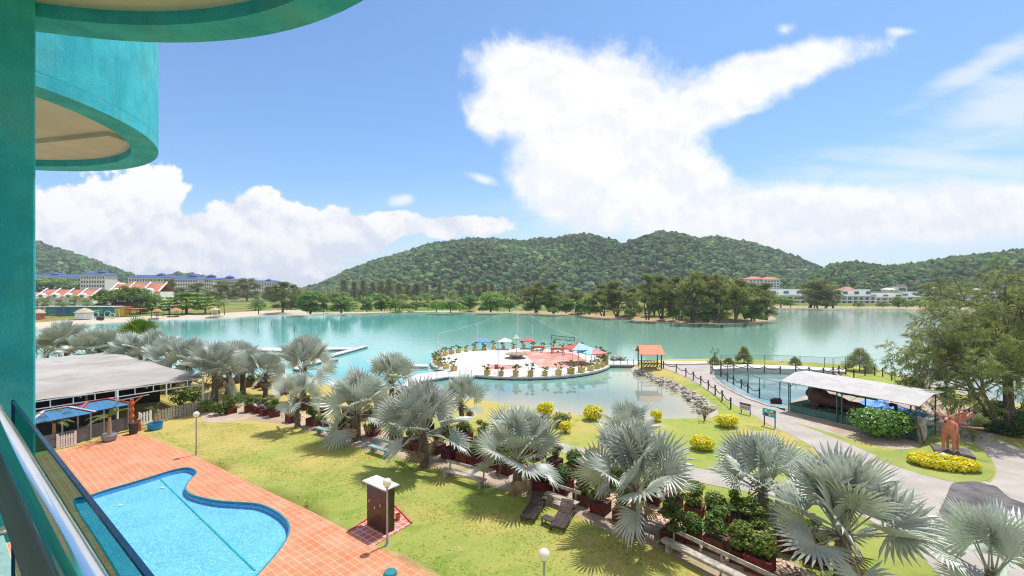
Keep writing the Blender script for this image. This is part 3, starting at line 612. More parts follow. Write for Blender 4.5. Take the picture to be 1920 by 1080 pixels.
# ================================================================== SILVER FAN PALMS
def fan_leaf(mb, base, az, el, pet, rad, g, nseg=26, span=255, fold=.38, sag=.25, m=0, tone=1.0, stem_m=1):
    """petiole rising from base, then a pleated costapalmate fan split into pointed tips"""
    d = Vector((math.cos(az)*math.cos(el), math.sin(az)*math.cos(el), math.sin(el)))
    pts = [Vector(base)]; dd = d.copy(); steps = 5
    for i in range(steps):
        pts.append(pts[-1] + dd*pet/steps); dd = (dd + Vector((0,0,-.055*sag*4))).normalized()
    mb.tube(pts, [.035*rad/1.3]*2 + [.026*rad/1.3]*(steps-1), 5, stem_m)
    hub = pts[-1]; ax = (dd + Vector((0,0,-sag*.35 + g.normal()*.08))).normalized()
    side = ax.cross(Vector((0,0,1)));
    if side.length < .05: side = Vector((1,0,0))
    side.normalize(); roll = g.normal()*.75; nrm = side.cross(ax).normalized(); side = (side*math.cos(roll) + nrm*math.sin(roll)).normalized(); nrm = side.cross(ax).normalized()
    A = np.array([ax, side, nrm])
    half = R(span)/2; vs = [np.zeros(3)]; f = []; n = nseg
    def pt(th, r, lift=0., dr=0.):
        a, b = r*math.cos(th), r*math.sin(th)
        return np.array([a, b, abs(b)*fold + lift - dr*(r/rad)**3*rad*.085 - .03*r*r/rad])
    for i in range(n):
        t0, t1 = -half + 2*half*i/n, -half + 2*half*(i+1)/n; tm = (t0+t1)/2
        rr = rad*(1 - .18*abs(tm/half)**2)*g.uniform(.93, 1.05); dr = g.uniform(.2, 1.0)*(1 + sag); k = len(vs); w = (t1-t0)
        pl = rr*w*.34
        vs += [pt(t0, rr*.46), pt(tm, rr*.46, pl*.55), pt(t1, rr*.46), pt(tm-w*.30, rr*.72, 0, dr), pt(tm, rr*.73, pl*.5, dr), pt(tm+w*.30, rr*.72, 0, dr), pt(tm+w*.18*g.normal(), rr, 0, dr*1.5)]
        f += [(0,k,k+1), (0,k+1,k+2), (k,k+3,k+4,k+1), (k+1,k+4,k+5,k+2), (k+3,k+6,k+4), (k+4,k+6,k+5)]
    V = np.array(vs) @ A + np.array(hub)
    mb.add(V, f, m, np.array([tone, tone*g.uniform(.98,1.02), tone*g.uniform(.95,1.04)]))
def palm_trunk(mb, h, r0, r1, g):
    prof = []; n = max(6, int(h/.11))
    for i in range(n+1):
        t = i/n; r = r0*(1-t) + r1*t; r *= 1.25 if t < .05 else 1
        prof += [(r*(1 + .07*g.random()), h*t), (r*.9, h*t + h/n*.55)]
    mb.lathe(prof, (0,0,-.05), 12)
def fan_palm(px, by, hub_y, reach, seed, label, nl=30, Y=None, leafm=None, cat='palm tree', group='silver fan palms along the lawn', name='fan_palm', brown=1, elmin=-16, pr=None):
    b = G(px, by) if Y is None else Vector(((px-CX)/F*Y, Y, 0)); Y = b.y
    hz = max(.35, H - (hub_y-CY)/F*Y); g = np.random.default_rng(seed)
    rt = thing(name, label, cat, b, 0, group); sc = reach
    m = MB(); palm_trunk(m, hz, .25*sc/2.4, .19*sc/2.4, g)
    m.build('trunk', bark, rt)
    m = MB(); rad = sc*(pr or .48); pet = sc*.52
    nl = int(nl*.86); rt.rotation_euler = (g.normal()*.045, g.normal()*.045, 0)
    for i in range(nl):
        t = (i+.5)/nl; el = R((88 - 70*(t/.9)**1.45 if t < .9 else 16 + (elmin-16)*(t-.9)/.1) + g.normal()*7); az = i*2.39996 + g.normal()*.2
        grow = .88 + .22*min(1, t*4.0) - .22*max(0, t-.55)
        fan_leaf(m, (.10*math.cos(az), .10*math.sin(az), hz - .05 - .25*t), az, el, pet*grow*g.uniform(.85,1.15), rad*grow*g.uniform(.88,1.1), g, sag=.01 + .12*t + (.25 if t > .9 else 0), fold=g.uniform(.15,.55), tone=g.uniform(.86,1.12)*(.93 if t > .8 else 1), span=g.uniform(225,280))
    m.build('crown', [leafm or leaf_palm, petiole_m], rt)
    if brown:
        m = MB()
        for i in range(2 + seed % 2): fan_leaf(m, (0,0,hz-.25), g.uniform(0,6.28), R(g.uniform(-65,-35)), pet*.62, rad*.62, g, nseg=16, sag=.5, fold=.7, span=170, tone=g.uniform(.7,1.1), stem_m=0)
        m.build('dead_fronds', dead_m, rt); m = MB()
        for i in range(9 if brown == 1 else 14):
            az = g.uniform(0, 6.28); a = Vector((.12*math.cos(az), .12*math.sin(az), hz-.15-.3*g.random()))
            dd = Vector((math.cos(az), math.sin(az), g.uniform(-.9,.3))); m.tube([a, a+dd*.25*sc/2.4, a+dd*.42*sc/2.4 + Vector((0,0,-.10))], [.05,.035,.008], 5)
        for i in range(3):
            az = g.uniform(0, 6.28); p = Vector((.1*math.cos(az), .1*math.sin(az), hz-.05)); q = p + Vector((math.cos(az)*.55, math.sin(az)*.55, .05)); e = q + Vector((math.cos(az)*.35, math.sin(az)*.35, -.75))*(sc/2.4)
            m.tube([p, q, (q+e)/2 + Vector((math.cos(az)*.12, math.sin(az)*.12, .08)), e], [.03,.02,.015,.008], 5)
            m.leaves([((q+(e-q)*s)[:], .10) for s in (.2,.4,.6,.8,1)], 60, .07, g, .8, 0, .8)
        m.build('old_leaf_bases', boots_m, rt)
    return rt
petiole_m = mat('palm_petiole', (.34,.36,.27), .55, (.42,.43,.35), vs=3)
dead_m = mat('dead_frond', (.30,.20,.10), .85, (.44,.34,.22), vs=3, vc=True)
boots_m = mat('palm_boots', (.15,.12,.08), .9, (.26,.21,.14), vs=6, vc=True)
fan_palm(668, 826, 770, 2.95, 101, 'silver fan palm between the two teal benches at the lawn edge', 34)
fan_palm(797, 876, 806, 3.0, 102, 'silver fan palm between the teal bench and the long grey plank bench', 34)
fan_palm(970, 922, 858, 2.85, 103, 'silver fan palm standing just behind the two brown loungers', 32)
fan_palm(1195, 1003, 908, 2.75, 104, 'silver fan palm beside the gravel path between lounger and long weathered bench', 36)
fan_palm(1432, 966, 912, 2.6, 105, 'silver fan palm rising behind the long weathered bench across the gravel path', 30)
fan_palm(1578, 1122, 990, 2.75, 106, 'largest silver fan palm, in front of the concrete path at the frame bottom', 36, brown=2, elmin=-30)
fan_palm(1862, 1110, 1068, 2.5, 107, 'low silver fan palm cut by the frame corner below the tarmac patch', 16, elmin=8, brown=0)
fan_palm(558, 802, 745, 2.15, 108, 'small silver fan palm at the lawn edge beside the first teal bench', 20, elmin=-30)
fan_palm(567, 756, 690, 3.1, 109, 'tall silver fan palm silhouetted against the jetty', 32)
fan_palm(455, 742, 690, 2.75, 110, 'silver fan palm in front of the yellow kayaks', 26)
fan_palm(402, 765, 700, 3.0, 111, 'silver fan palm at the corner post of the canopy', 32)
fan_palm(322, 720, 673, 2.9, 112, 'silver fan palm leaning over the canopy roof corner', 26)
fan_palm(247, 705, 668, 3.0, 113, 'low spreading silver fan palm behind the canopy, right of the green fan palm trunk', 26)
fan_palm(188, 690, 655, 3.1, 114, 'sprawling silver fan palm behind the canopy roof, between the dark and green palms', 24)
fan_palm(128, 690, 640, 3.1, 115, 'tall dusky silver fan palm standing behind the canopy roof by the beach', 28)
fan_palm(86, 690, 660, 3.0, 116, 'silver fan palm partly hidden by the turquoise pillar', 26)
fan_palm(735, 770, 715, 2.7, 117, 'silver fan palm half hidden behind the one between the teal benches', 26)
fan_palm(868, 806, 755, 2.2, 118, 'silver fan palm at the lagoon edge next to the gangway', 24)
fan_palm(498, 745, 700, 2.3, 119, 'stubby silver fan palm between the kayaks and the tall jetty palm', 20)
fan_palm(232, 676, 650, 2.1, 120, 'silver fan palm on the lake side of the canopy, nearest the beach', 18)
fan_palm(1175, 865, 815, 2.2, 122, 'silver fan palm behind the concrete path by the croton bushes', 22)
fan_palm(264, 692, 634, 2.5, 121, 'single bright green fan palm among the silver ones', 20, leafm=leaf_fan, group='green fan palm', brown=0, pr=.6)

fan_palm(160,695, 664, 3.1, 123, 'silver fan palm just left of the green fan palm, behind the canopy roof', 24)
fan_palm(288,706, 668, 3.2, 124, 'silver fan palm just right of the green fan palm, behind the canopy roof', 24)
fan_palm(352,728, 684, 3.0, 125, 'silver fan palm overlapping the canopy corner from behind, on the lake side', 26)
fan_palm(428,738, 688, 2.9, 126, 'silver fan palm squeezed between the canopy-corner palm and the kayak palm', 24)
fan_palm(215,690, 655, 3.2, 127, 'silver fan palm behind the canopy, directly below the wide beach tree', 22)

# ================================================================== PLANTERS WITH BONSAI SHRUBS
def planter(kind, seed, label, group):
    g = np.random.default_rng(seed)
    rt = thing('planter', label, 'potted shrub', (0,0,-50), 0, group)
    w, h = .64, .46
    m = MB()
    for i in range(4):
        z = .06 + i*.115
        for sx, sy, L, rz in ((0,-w/2,w,0),(0,w/2,w,0),(-w/2,0,w,math.pi/2),(w/2,0,w,math.pi/2)): m.box((sx,sy,z), (L,.03,.10), rz)
    for sx in (-1,1):
        for sy in (-1,1): m.box((sx*w/2, sy*w/2, h/2), (.075,.075,h+.02))
    for sx, sy, L, rz in ((0,-w/2-.01,w+.1,0),(0,w/2+.01,w+.1,0),(-w/2-.01,0,w-.04,math.pi/2),(w/2+.01,0,w-.04,math.pi/2)): m.box((sx,sy,h+.022), (L,.09,.03), rz)
    m.build('box', wood_red, rt)
    m = MB(); m.box((0,0,.23), (w-.05,w-.05,.44)); m.build('soil', soil, rt)
    st = MB(); lf = MB(); cl = []
    if kind == 0:      # cloud-pruned, several pads
        for i in range(5):
            a = i*2.4 + g.random(); r = g.uniform(.12,.42); z = h + .30 + .17*i + g.uniform(-.06,.06); p = Vector((r*math.cos(a), r*math.sin(a), z))
            st.tube([(0,0,h-.05), (p.x*.3, p.y*.3, h+.2+.08*i), tuple(p)], [.04,.03,.015], 5); cl.append((tuple(p), (.25,.25,.13)))
        lf.leaves([(c_, tuple(1.28*k_ for k_ in r_)) for c_, r_ in cl], 1215, .095, g, .65, .7, .9, shell=.3)
    elif kind == 1:    # round dense bush
        for i in range(5): cl.append(((g.uniform(-.2,.2), g.uniform(-.2,.2), h+.28+g.uniform(-.08,.16)), (.30,.30,.25)))
        st.tube([(0,0,h-.05), (0.02,0,h+.3)], [.05,.02], 5); lf.leaves([(c_, tuple(1.28*k_ for k_ in r_)) for c_, r_ in cl], 1350, .095, g, .65, .5, .9, shell=.3)
    elif kind == 2:    # two-tier mushroom
        cl = [((.03,0,h+.82), (.33,.33,.16)), ((-.05,.05,h+.30), (.36,.33,.17)), ((.2,-.1,h+.55), (.18,.18,.12))]
        st.tube([(0,0,h-.05), (-.05,.03,h+.4), (.03,0,h+.8)], [.05,.04,.02], 6); lf.leaves([(c_, tuple(1.28*k_ for k_ in r_)) for c_, r_ in cl], 1215, .095, g, .65, .7, .9, shell=.3)
    elif kind == 3:    # loose and leggy, with bare stems
        for i in range(7):
            a = g.uniform(0,6.28); r = g.uniform(.1,.45); z = h + g.uniform(.25,.85); p = (r*math.cos(a), r*math.sin(a), z); cl.append((p, (.17,.17,.13)))
            st.tube([(0,0,h-.05), (p[0]*.5,p[1]*.5,h+(z-h)*.6), p], [.025,.018,.008], 5)
        lf.leaves([(c_, tuple(1.28*k_ for k_ in r_)) for c_, r_ in cl], 864, .11, g, .5, .5, .8)
    else:              # desert rose: pale swollen stem, few leaves
        for i in range(8):
            a = g.uniform(0,6.28); r = g.uniform(.1,.35); z = h + g.uniform(.3,.65); p = (r*math.cos(a), r*math.sin(a), z); cl.append((p, (.12,.12,.10)))
            st.tube([(0,0,h-.05), (p[0]*.5,p[1]*.5,h+(z-h)*.55), p], [.055,.03,.012], 5)
        lf.leaves([(c_, tuple(1.28*k_ for k_ in r_)) for c_, r_ in cl], 351, .11, g, .45, .5, .7)
    st.build('stem', pale_bark if kind == 4 else bark, rt); lf.build('foliage', leaf_dark if kind in (4,) else leaf_bonsai, rt)
    return rt
pale_bark = mat('pale_bark', (.50,.46,.40), .8, (.34,.30,.25), vs=8)
KN = ['cloud-pruned bonsai', 'round bushy bonsai', 'two-tiered bonsai', 'leggy loose bonsai', 'pale-stemmed desert rose']
protos = {}
def row(pts, kinds, rowname, landmark, group, seed):
    g = np.random.default_rng(seed); cnt = {}
    for (x, y), k in zip(pts, kinds):
        cnt[k] = cnt.get(k, 0) + 1
        lab = f'red-brown box planter with {KN[k]}, {ORD[cnt[k]]} such {rowname} from {landmark}'
        p = G(x, y); p.y += .33; p.x += (p.x/p.y)*.33; rz = A1 + g.normal()*.08
        if (k, group) not in protos:
            r = planter(k, 40+k, lab, group); protos[(k, group)] = r; r.location = p; r.rotation_euler = (0,0,rz)
        else: dup(protos[(k, group)], p, rz + math.pi/2*g.integers(0,4), g.uniform(1.0,1.28), lab)
front = [(432,777),(468,774),(484,776),(498,780),(514,783),(549,793),(588,799),(604,806),(640,812),(660,815),(700,818),(745,838),(768,842),(786,848),(819,852),(845,862),(872,868),(892,872),(929,878),(950,890),(1018,925),(1055,925),(1094,949),(1126,966),(1168,982),(1262,1028),(1296,1022),(1344,1040),(1390,1062),(1425,1080)]
fk = [3,2,4,4,0,4,3,1,1,2,0,1,4,3,4,0,4,1,3,0,1,1,2,0,3,0,1,0,2,1]
o_ = sorted(range(len(front)), key=lambda i: front[i][0]); row([front[i] for i in o_], [fk[i] for i in o_], 'in the lawn-side row', 'the canopy', 'planters on the lawn side of the gravel path', 3)
front += [(720,828),(735,836),(756,842),(802,851),(832,861),(860,867),(910,878),(985,908),(1036,932),(1076,942),(1110,962),(1146,977),(1190,992),(1230,1012),(1318,1042),(1368,1054)]; fk += [1,0,3,1,2,0,3,1,0,1,3,0,1,2,0,1]
back = [(412,722),(448,719),(470,726),(486,728),(500,731),(530,741),(575,769),(612,775),(655,778),(690,788),(724,797),(768,800),(800,812),(836,818),(872,828),(905,838),(940,846),(975,856),(1008,862),(1040,880),(1078,893),(1112,905),(1152,917),(1182,928),(1222,944),(1262,960),(1302,975),(1345,988),(1388,1002),(1412,1016),(1480,1040),(1530,1062)]
bk = [1,2,1,3,0,2,3,1,0,1,3,2,1,0,1,3,0,1,3,3,1,2,1,3,1,0,2,1,3,0,1,3]
row(back, bk, 'in the lake-side row', 'the canopy', 'planters on the lake side of the gravel path', 4)

# ================================================================== BENCHES, LOUNGERS, LAMPS, SHOWER
teal_paint = mat('teal_grey_paint', (.16,.27,.29), .7, (.25,.36,.37), vs=6, dirt=((.40,.42,.40), 5, .5))
def bench(L, wood, label, back=True, thick=.09, name='bench', legm=None):
    rt = thing(name, label, 'bench', (0,0,-50), 0, 'benches along the lawn edge')
    m = MB(); m.box((0,0,.45), (L,.42,thick)); bevel(m.build('seat', wood, rt), .025)
    for s in (-1,1):
        m = MB(); m.box((s*(L/2-.28),0,.2), (.16,.32,.41)); bevel(m.build('leg', legm or wood, rt), .015)
    if back:
        m = MB(); m.box((0,.33,.82), (L*.98,.07,.16), rx=-.12)
        for k in (-1,0,1) if L > 3 else (-1,1): m.bar((k*(L/2-.3),.26,.0), (k*(L/2-.3),.335,.80), .07)
        bevel(m.build('backrest', wood, rt), .012)
    return rt
def put_bench(rt, a, b, sc=1):
    a, b = G(*a, .45), G(*b, .45); c = (a+b)/2; c.z = 0; rt.location = c; rt.rotation_euler = (0,0,math.atan2(b.y-a.y, b.x-a.x)); return rt
put_bench(bench(2.0, teal_paint, 'short teal bench by the small silver palm'), (591,800), (627,811))
put_bench(bench(1.9, teal_paint, 'teal bench between two silver palms, at the second trunk from the loungers'), (692,834), (732,846))
put_bench(bench(3.0, wood_old, 'grey plank bench among red planters between second and third palm trunk'), (834,880), (904,900))
put_bench(bench(1.9, wood_old, 'short dark plank bench right behind the two brown loungers', thick=.07), (1028,925), (1077,942))
put_bench(bench(4.6, wood_old, 'long weathered bench with backrest at the bottom of the lawn', thick=.13), (1283,1030), (1415,1095))
m = MB(); m.bar(G(1200,974,.35), G(1262,994,.35), .3, .06); 
for q in (G(1208,977,.0), G(1255,992,.0)): m.bar(q, q+Vector((0,0,.33)), .12)
tag(m.build('plank_bench', wood_old), 'low grey plank on blocks behind the palm trunk by the gravel', 'bench')
def lounger(label, a, b, first=None):
    a, b = G(*a), G(*b); rz = math.atan2(b.y-a.y, b.x-a.x)
    if first: return dup(first, a, rz, 1, label)
    rt = thing('sun_lounger', label, 'sun lounger', a, rz, 'brown loungers on the lawn')
    def slats(x0, z0, x1, z1, n):
        m = MB(); an = math.atan2(z1-z0, x1-x0); L = math.hypot(x1-x0, z1-z0)/n
        for i in range(n):
            t = (i+.5)/n; m.box((x0+(x1-x0)*t, 0, z0+(z1-z0)*t), (L*.78,.62,.022), ry=-an)
        return m
    slats(0,.29,1.25,.29,13).build('seat_slats', wood_dark, rt); slats(1.28,.30,1.85,.70,8).build('backrest', wood_dark, rt)
    m = MB()
    for s in (-1,1): m.bar((0,s*.33,.235), (1.95,s*.33,.235), .04, .10)
    m.bar((.0,-.33,.235), (.0,.33,.235), .04, .1); m.bar((1.95,-.33,.235), (1.95,.33,.235), .04, .1); m.build('frame', wood_dark, rt)
    for x in (.12,1.75):
        for s in (-1,1):
            k = MB(); k.bar((x,s*.31,0), (x,s*.31,.20), .06); k.build('leg', wood_dark, rt)
    m = MB(); m.bar((1.75,.0,.25), (1.72,0,.58), .04); m.build('prop', wood_dark, rt)
    return rt
l1 = lounger('brown slatted sun lounger nearer the palm trunk, without a side table', (988,981), (1016,938))
lounger('brown slatted sun lounger beside the small dark side table', (1044,999), (1072,951), l1)
q = G(1029,984); st = thing('side_table', 'small low dark wood table beside a lounger', 'table', q, A1)
m = MB(); m.box((0,0,.30), (.62,.42,.04)); m.build('tabletop', wood_dark, st)
for sx in (-.26,.26):
    for sy in (-.16,.16):
        k = MB(); k.bar((sx,sy,0), (sx,sy,.28), .05); k.build('leg', wood_dark, st)
globe_m = mat('frosted_globe', (.80,.80,.78), .15, var=.03, trans=.35, spec=.6)
def lamp(px, by, label, first=None, Y=None):
    p = G(px, by) if Y is None else Vector(((px-CX)/F*Y, Y, 0))
    if first: return dup(first, p, 0, 1, label)
    rt = thing('garden_lamp', label, 'lamp post', p, 0, 'globe lamps on the lawn')
    m = MB(); m.tube([(0,0,0),(0,0,.3),(0,0,.301),(0,0,2.42)], [.062,.062,.045,.04], 12); m.lathe([(.10,0),(.10,.02),(.05,.03)], (0,0,0), 12); m.build('pole', grey_paint, rt)
    m = MB(); m.lathe([(.05,2.40),(.09,2.43),(.09,2.47),(.0,2.47)], (0,0,0), 14); m.build('collar', grey_paint, rt)
    m = MB(); m.blob((0,0,2.63), .185, 3, 0); m.build('globe', globe_m, rt, smooth=True)
    return rt
l0 = lamp(368, 853, 'globe garden lamp near the deck corner, close to the canopy')
lamp(726, 1022, 'globe garden lamp in front of the brown shower block', l0)
lamp(1020, 0, 'globe garden lamp at the bottom of the lawn, its foot out of view', l0, Y=13.95)
brown_tile = brick('brown_tile', (.050,.018,.012), (.07,.028,.018), (.02,.012,.01), .35, .35, .012, 0, .25, 0, .15, axis=(math.pi/2,0,0))
fl, frr = G(688,985), G(723,1004); sc_ = (fl+frr)/2 + D2*.24
sh = thing('shower_block', 'brown tiled outdoor shower block with a pale slab cap on red tiles', 'shower', sc_, A1)
m = MB(); m.box((0,0,1.0), (1.36,.48,2.0)); m.build('pier', brown_tile, sh)
m = MB(); m.box((0,0,2.03), (1.68,.78,.06)); bevel(m.build('cap', mat('cap_slab', (.55,.53,.53), .7, (.66,.64,.63), vs=3), sh), .01)
for x, z in ((.40,1.25),(-.40,1.25),(0,1.05)):
    m = MB(); m.tube([(x,.24,z),(x,.32,z),(x,.34,z-.05)], .018, 8); m.box((x,.29,z+.03), (.06,.02,.02)); m.build('tap', steel, sh, smooth=False)
b = G(746,975); m = MB(); m.lathe([(.10,0),(.13,.26),(.14,.27),(.12,.27),(.11,.1),(.0,.1)], b, 14); tag(m.build('bucket', mat('orange_plastic', (.60,.16,.05), .4)), 'small orange bucket behind the shower block', 'bucket')
m = MB(); p = G(732,1078); m.lathe([(.0,0),(.24,0),(.26,.08),(.22,.14),(.0,.17)], p, 16); tag(m.build('deck_light', mat('teal_enamel', (.03,.20,.22), .3)), 'teal dome fitting on the deck at the frame bottom', 'fixture')
# ================================================================== THE ROUND STAGE IN THE LAKE
IC = Vector((1.3, 70.3, 0)); IR = 13.75; IZ = -.28
def I(px, py, z=IZ): return G(px, py, z)
isl = thing('island_stage', 'round white concrete stage standing in the lake, ringed by yellow pots', 'stage', (IC.x, IC.y, WZ))
ib = (IC.x, IC.y, WZ)
stage_m = mat('stage_concrete', (.52,.49,.465), .9, (.60,.575,.55), vs=.25, bump=.1, bs=20, dirt=((.42,.36,.33), .35, .5))
ring_ = lambda r, n=96: [Vector((IC.x+r*math.cos(2*math.pi*i/n), IC.y+r*math.sin(2*math.pi*i/n), 0)) for i in range(n)]
m = MB(); m.prism(ring_(IR-.05), IZ-.16, IZ); m.build('deck', stage_m, isl, ib)
m = MB(); m.prism(ring_(IR), IZ-.30, IZ-.155); m.build('edge_beam', mat('edge_concrete', (.30,.28,.28), .9), isl, ib)
m = MB(); m.prism(ring_(IR-.25), WZ-.6, IZ-.29); m.build('skirt', mat('dark_skirt', (.035,.035,.035), .9), isl, ib)
red_court = mat('faded_red_paint', (.44,.17,.13), .9, (.54,.30,.25), vs=.5, dirt=((.58,.48,.43), .5, .4), bump=.05)
m = MB()
for px in ([(978,658.5),(1020,659),(1074,661.5),(1100,676),(1101,686),(1060,689),(1012,689.5),(996,676),(988,669)], [(905,686),(930,683.5),(972,684.5),(985,690),(950,692.5),(908,692)]):
    pts = [I(x,y,IZ+.005) for x,y in px]; m.add([tuple(p) for p in pts], [tuple(range(len(pts)))[::-1]])
m.build('painted_court', red_court, isl, ib)
yel_pot = mat('yellow_pot', (.52,.35,.09), .7, (.62,.46,.17), vs=3, rnd=.25, dirt=((.30,.24,.17), 6, .5))
def pot_plant(seed, label):
    g = np.random.default_rng(seed); rt = thing('potted_bonsai', label, 'potted plant', (0,0,-60), 0, 'yellow pots round the stage')
    m = MB(); m.box((0,0,.32), (.62,.62,.60)); m.box((0,0,.60), (.72,.72,.10)); m.build('pot', yel_pot, rt)
    st = MB(); lf = MB(); cl = []
    for i in range(4):
        a = i*2.2 + g.random(); r = g.uniform(.15,.5); z = g.uniform(.9,1.5); p = (r*math.cos(a), r*math.sin(a), z); cl.append((p, (.26,.26,.13)))
        st.tube([(0,0,.6), (p[0]*.4,p[1]*.4,.8), p], [.05,.035,.02], 5)
    lf.leaves(cl, 260, .13, g, .7, .7, .8); st.build('stem', bark, rt); lf.build('foliage', leaf_bonsai, rt); return rt
pp = []
NPOT = 44
k = 0
for i in range(NPOT):
    a = R(250) - 2*math.pi*i/NPOT; x, y = IC.x + (IR-.75)*math.cos(a), IC.y + (IR-.75)*math.sin(a)
    d = math.degrees(a) % 360
    if 231 < d < 244 or 17 < d < 24: continue
    k += 1; lab = f'yellow pot with a small dark bonsai on the stage rim, {ORD[k]} clockwise from the gangway'
    z = IZ
    if len(pp) < 4: r = pot_plant(60+len(pp), lab); pp.append(r); r.location = (x,y,z); r.rotation_euler = (0,0,a)
    else: dup(pp[random.randrange(4)], (x,y,z), a + random.choice((0,1.57,3.14)), random.uniform(.82,1.12), lab)
def tent(c, w, h, cols, label, rz=0., single=False):
    rt = thing('canopy_tent', label, 'canopy tent', c, rz, 'pyramid tents on the stage')
    q = [(-w,-w,h),(w,-w,h),(w,w,h),(-w,w,h)]; ap = (0,0,h+.36*w+.1)
    m = MB()
    for i in range(4):
        a, b = q[i], q[(i+1)%4]; m.add([a, b, ap, (a[0],a[1],a[2]-.12), (b[0],b[1],b[2]-.12)], [(0,1,2),(3,4,1,0)], cols[i])
    o = m.build('roof', tentm, rt); sd_ = o.modifiers.new('thick', 'SOLIDIFY'); sd_.thickness = .02
    for x, y, z in q:
        k = MB(); k.bar((x*.97,y*.97,0), (x*.97,y*.97,h), .06); k.build('pole', grey_paint, rt)
    return rt
tentm = [mat('tent_red', (.60,.10,.10), .8), mat('tent_blue', (.10,.28,.66), .8), mat('tent_white', (.75,.73,.70), .8), mat('tent_sky', (.30,.56,.78), .8), mat('tent_pink', (.66,.22,.22), .8)]
tent(I(904,655), 1.3, 1.5, (1,1,0,0), 'small tent with red and blue canopy at the back of the stage')
tent(I(946,654.5), 1.25, 1.5, (2,2,0,0), 'small tent with white and red canopy, left of the globe lamp pole')
tent(I(990,653.5), 1.1, 1.5, (0,0,0,0), 'small all-red tent right of the globe lamp pole')
tent(I(1086,680), 1.9, 2.15, (3,3,4,0), 'large pale blue tent with a pink side', .25)
tent(I(1112,683.5), 1.5, 1.75, (4,4,3,3), 'pink tent next to the large pale blue one at the stage rim', .5)
for x, y, lab in ((1008,657,'long table with orange cloth and chairs, left of its twin'), (1045,660,'long table with orange cloth and chairs, by the blue tent')):
    c = I(x,y); rt = thing('dining_table', lab, 'table', c, -.12, 'orange tables on the stage')
    m = MB(); m.box((0,0,.78), (2.3,1.1,.06)); m.box((0,-.54,.62), (2.3,.02,.32)); m.build('tablecloth', mat('orange_cloth', (.55,.17,.10), .9), rt)
    for sx in (-1,1):
        for sy in (-1,1): k = MB(); k.bar((sx*1.0,sy*.45,0),(sx*1.0,sy*.45,.76),.06); k.build('leg', dark, rt)
def stool(c, lab):
    rt = thing('stool', lab, 'stool', c, 0, 'dark stools in front of the orange tables'); m = MB(); m.box((0,0,.45),(.42,.42,.06)); m.build('seat', dark, rt)
    for sx in (-1,1):
        for sy in (-1,1): k = MB(); k.bar((sx*.17,sy*.17,0),(sx*.17,sy*.17,.43),.05); k.build('leg', dark, rt)
    return rt
s0 = None
for i, (x, y, w) in enumerate(((999,659.5,'left table'),(1007,660,'left table'),(1015,660.5,'left table'),(1036,663,'right table'),(1046,663.8,'right table'),(1056,664.5,'right table'))):
    lab = f'dark stool in front of the {w}, {ORD[i%3+1]} from its left end'
    s0 = s0 or None
    if i == 0: s0 = stool(I(x,y), lab)
    else: dup(s0, I(x,y), 0, 1, lab)
c = I(968,671); rt = thing('stage_basin', 'shallow round concrete bowl at the centre of the stage, under the globe lamp', 'basin', c)
m = MB(); m.lathe([(.55,0),(.8,.05),(1.15,.42),(1.75,.62),(1.72,.68),(1.0,.60),(.0,.55)], (0,0,0), 24); m.build('bowl', mat('brown_concrete', (.24,.17,.12), .9, (.34,.27,.2), vs=2), rt)
lp = thing('globe_cluster_lamp', 'tall pole with a cluster of white globes rising from the round bowl', 'lamp post', c + Vector((0,0,.55)))
m = MB(); m.tube([(0,0,0),(0,0,2.5)], .05, 8); m.build('pole', grey_paint, lp)
for i in range(6):
    a = i*math.pi/3; m = MB(); m.blob((.32*math.cos(a), .32*math.sin(a), 2.62), .17, 2, 0); m.build('globe', globe_m, lp, smooth=True)
m = MB(); m.blob((0,0,2.9), .19, 2, 0); m.build('globe', globe_m, lp, smooth=True)
def mast(p, h, lab, r=.07, mm=None): m = MB(); m.tube([p, p+Vector((0,0,h))], [r, r*.7], 8); m.lathe([(.0,0),(r*2,0),(r*2,.06),(.0,.07)], p, 8); return tag(m.build('mast', mm or white), lab, 'mast', 'masts round the stage')
tops = []
for x, y, h, lab in ((821,673,4.0,'double white mast on the left rim of the stage, the taller'), (824.5,677,2.9,'shorter white mast beside the tall one on the left rim'), (895,651,4.3,'white mast behind the red and blue tent'), (998,649,3.9,'white mast just behind the red tent'),
                     (934,702,4.2,'thin grey mast at the front rim beside the gangway'), (1084,698,4.6,'grey mast at the front right rim of the stage'), (1093,662,5.2,'thin dark pole behind the large blue tent')):
    p = I(x,y); mast(p, h, lab, .04 if ('thin' in lab or 'grey' in lab) else .075, grey_paint if ('thin' in lab or 'grey' in lab) else None); tops.append(p + Vector((0,0,h)))
p = G(1140,684,WZ); mast(p, 4.6, 'thin dark pole standing in the water at the right rim of the stage', .035, grey_paint)
cm = I(968,640); cm = Vector((IC.x-.3, IC.y+6.5, IZ)); mast(cm, 8.2, 'tallest thin white mast at the back of the stage carrying the strings of lights', .045); ct = cm + Vector((0,0,8.1))
def cable(a, b, sag, lab, r=.012):
    pts = [a.lerp(b, i/14) + Vector((0,0,-sag*4*(i/14)*(1-i/14))) for i in range(15)]; m = MB(); m.tube(pts, r, 4); tag(m.build('cable', white), lab, 'cable')
for t, w in ((tops[0],'the double white mast'), (tops[2],'the mast behind the red and blue tent'), (tops[3],'the mast behind the red tent'), (tops[5],'the front right grey mast')): cable(ct, t, .6, f'pale string of lights from tallest mast to {w}')
rt = thing('banner_stand', 'dark steel banner frame with empty lattice panel at the back of the stage', 'frame', I(1056,656))
b0 = I(1056,656); a, b = P(1034,629,b0.y), P(1077,633,b0.y); o_ = b0
m = MB(); hh = Vector((0,0,-.62))
for q0, q1 in ((a,b),(a+hh,b+hh),(a,a+hh),(b,b+hh)): m.bar(q0-o_, q1-o_, .09)
for i in range(1,9): q0 = a.lerp(b,i/9); m.bar(q0-o_, q0+hh-o_, .035)
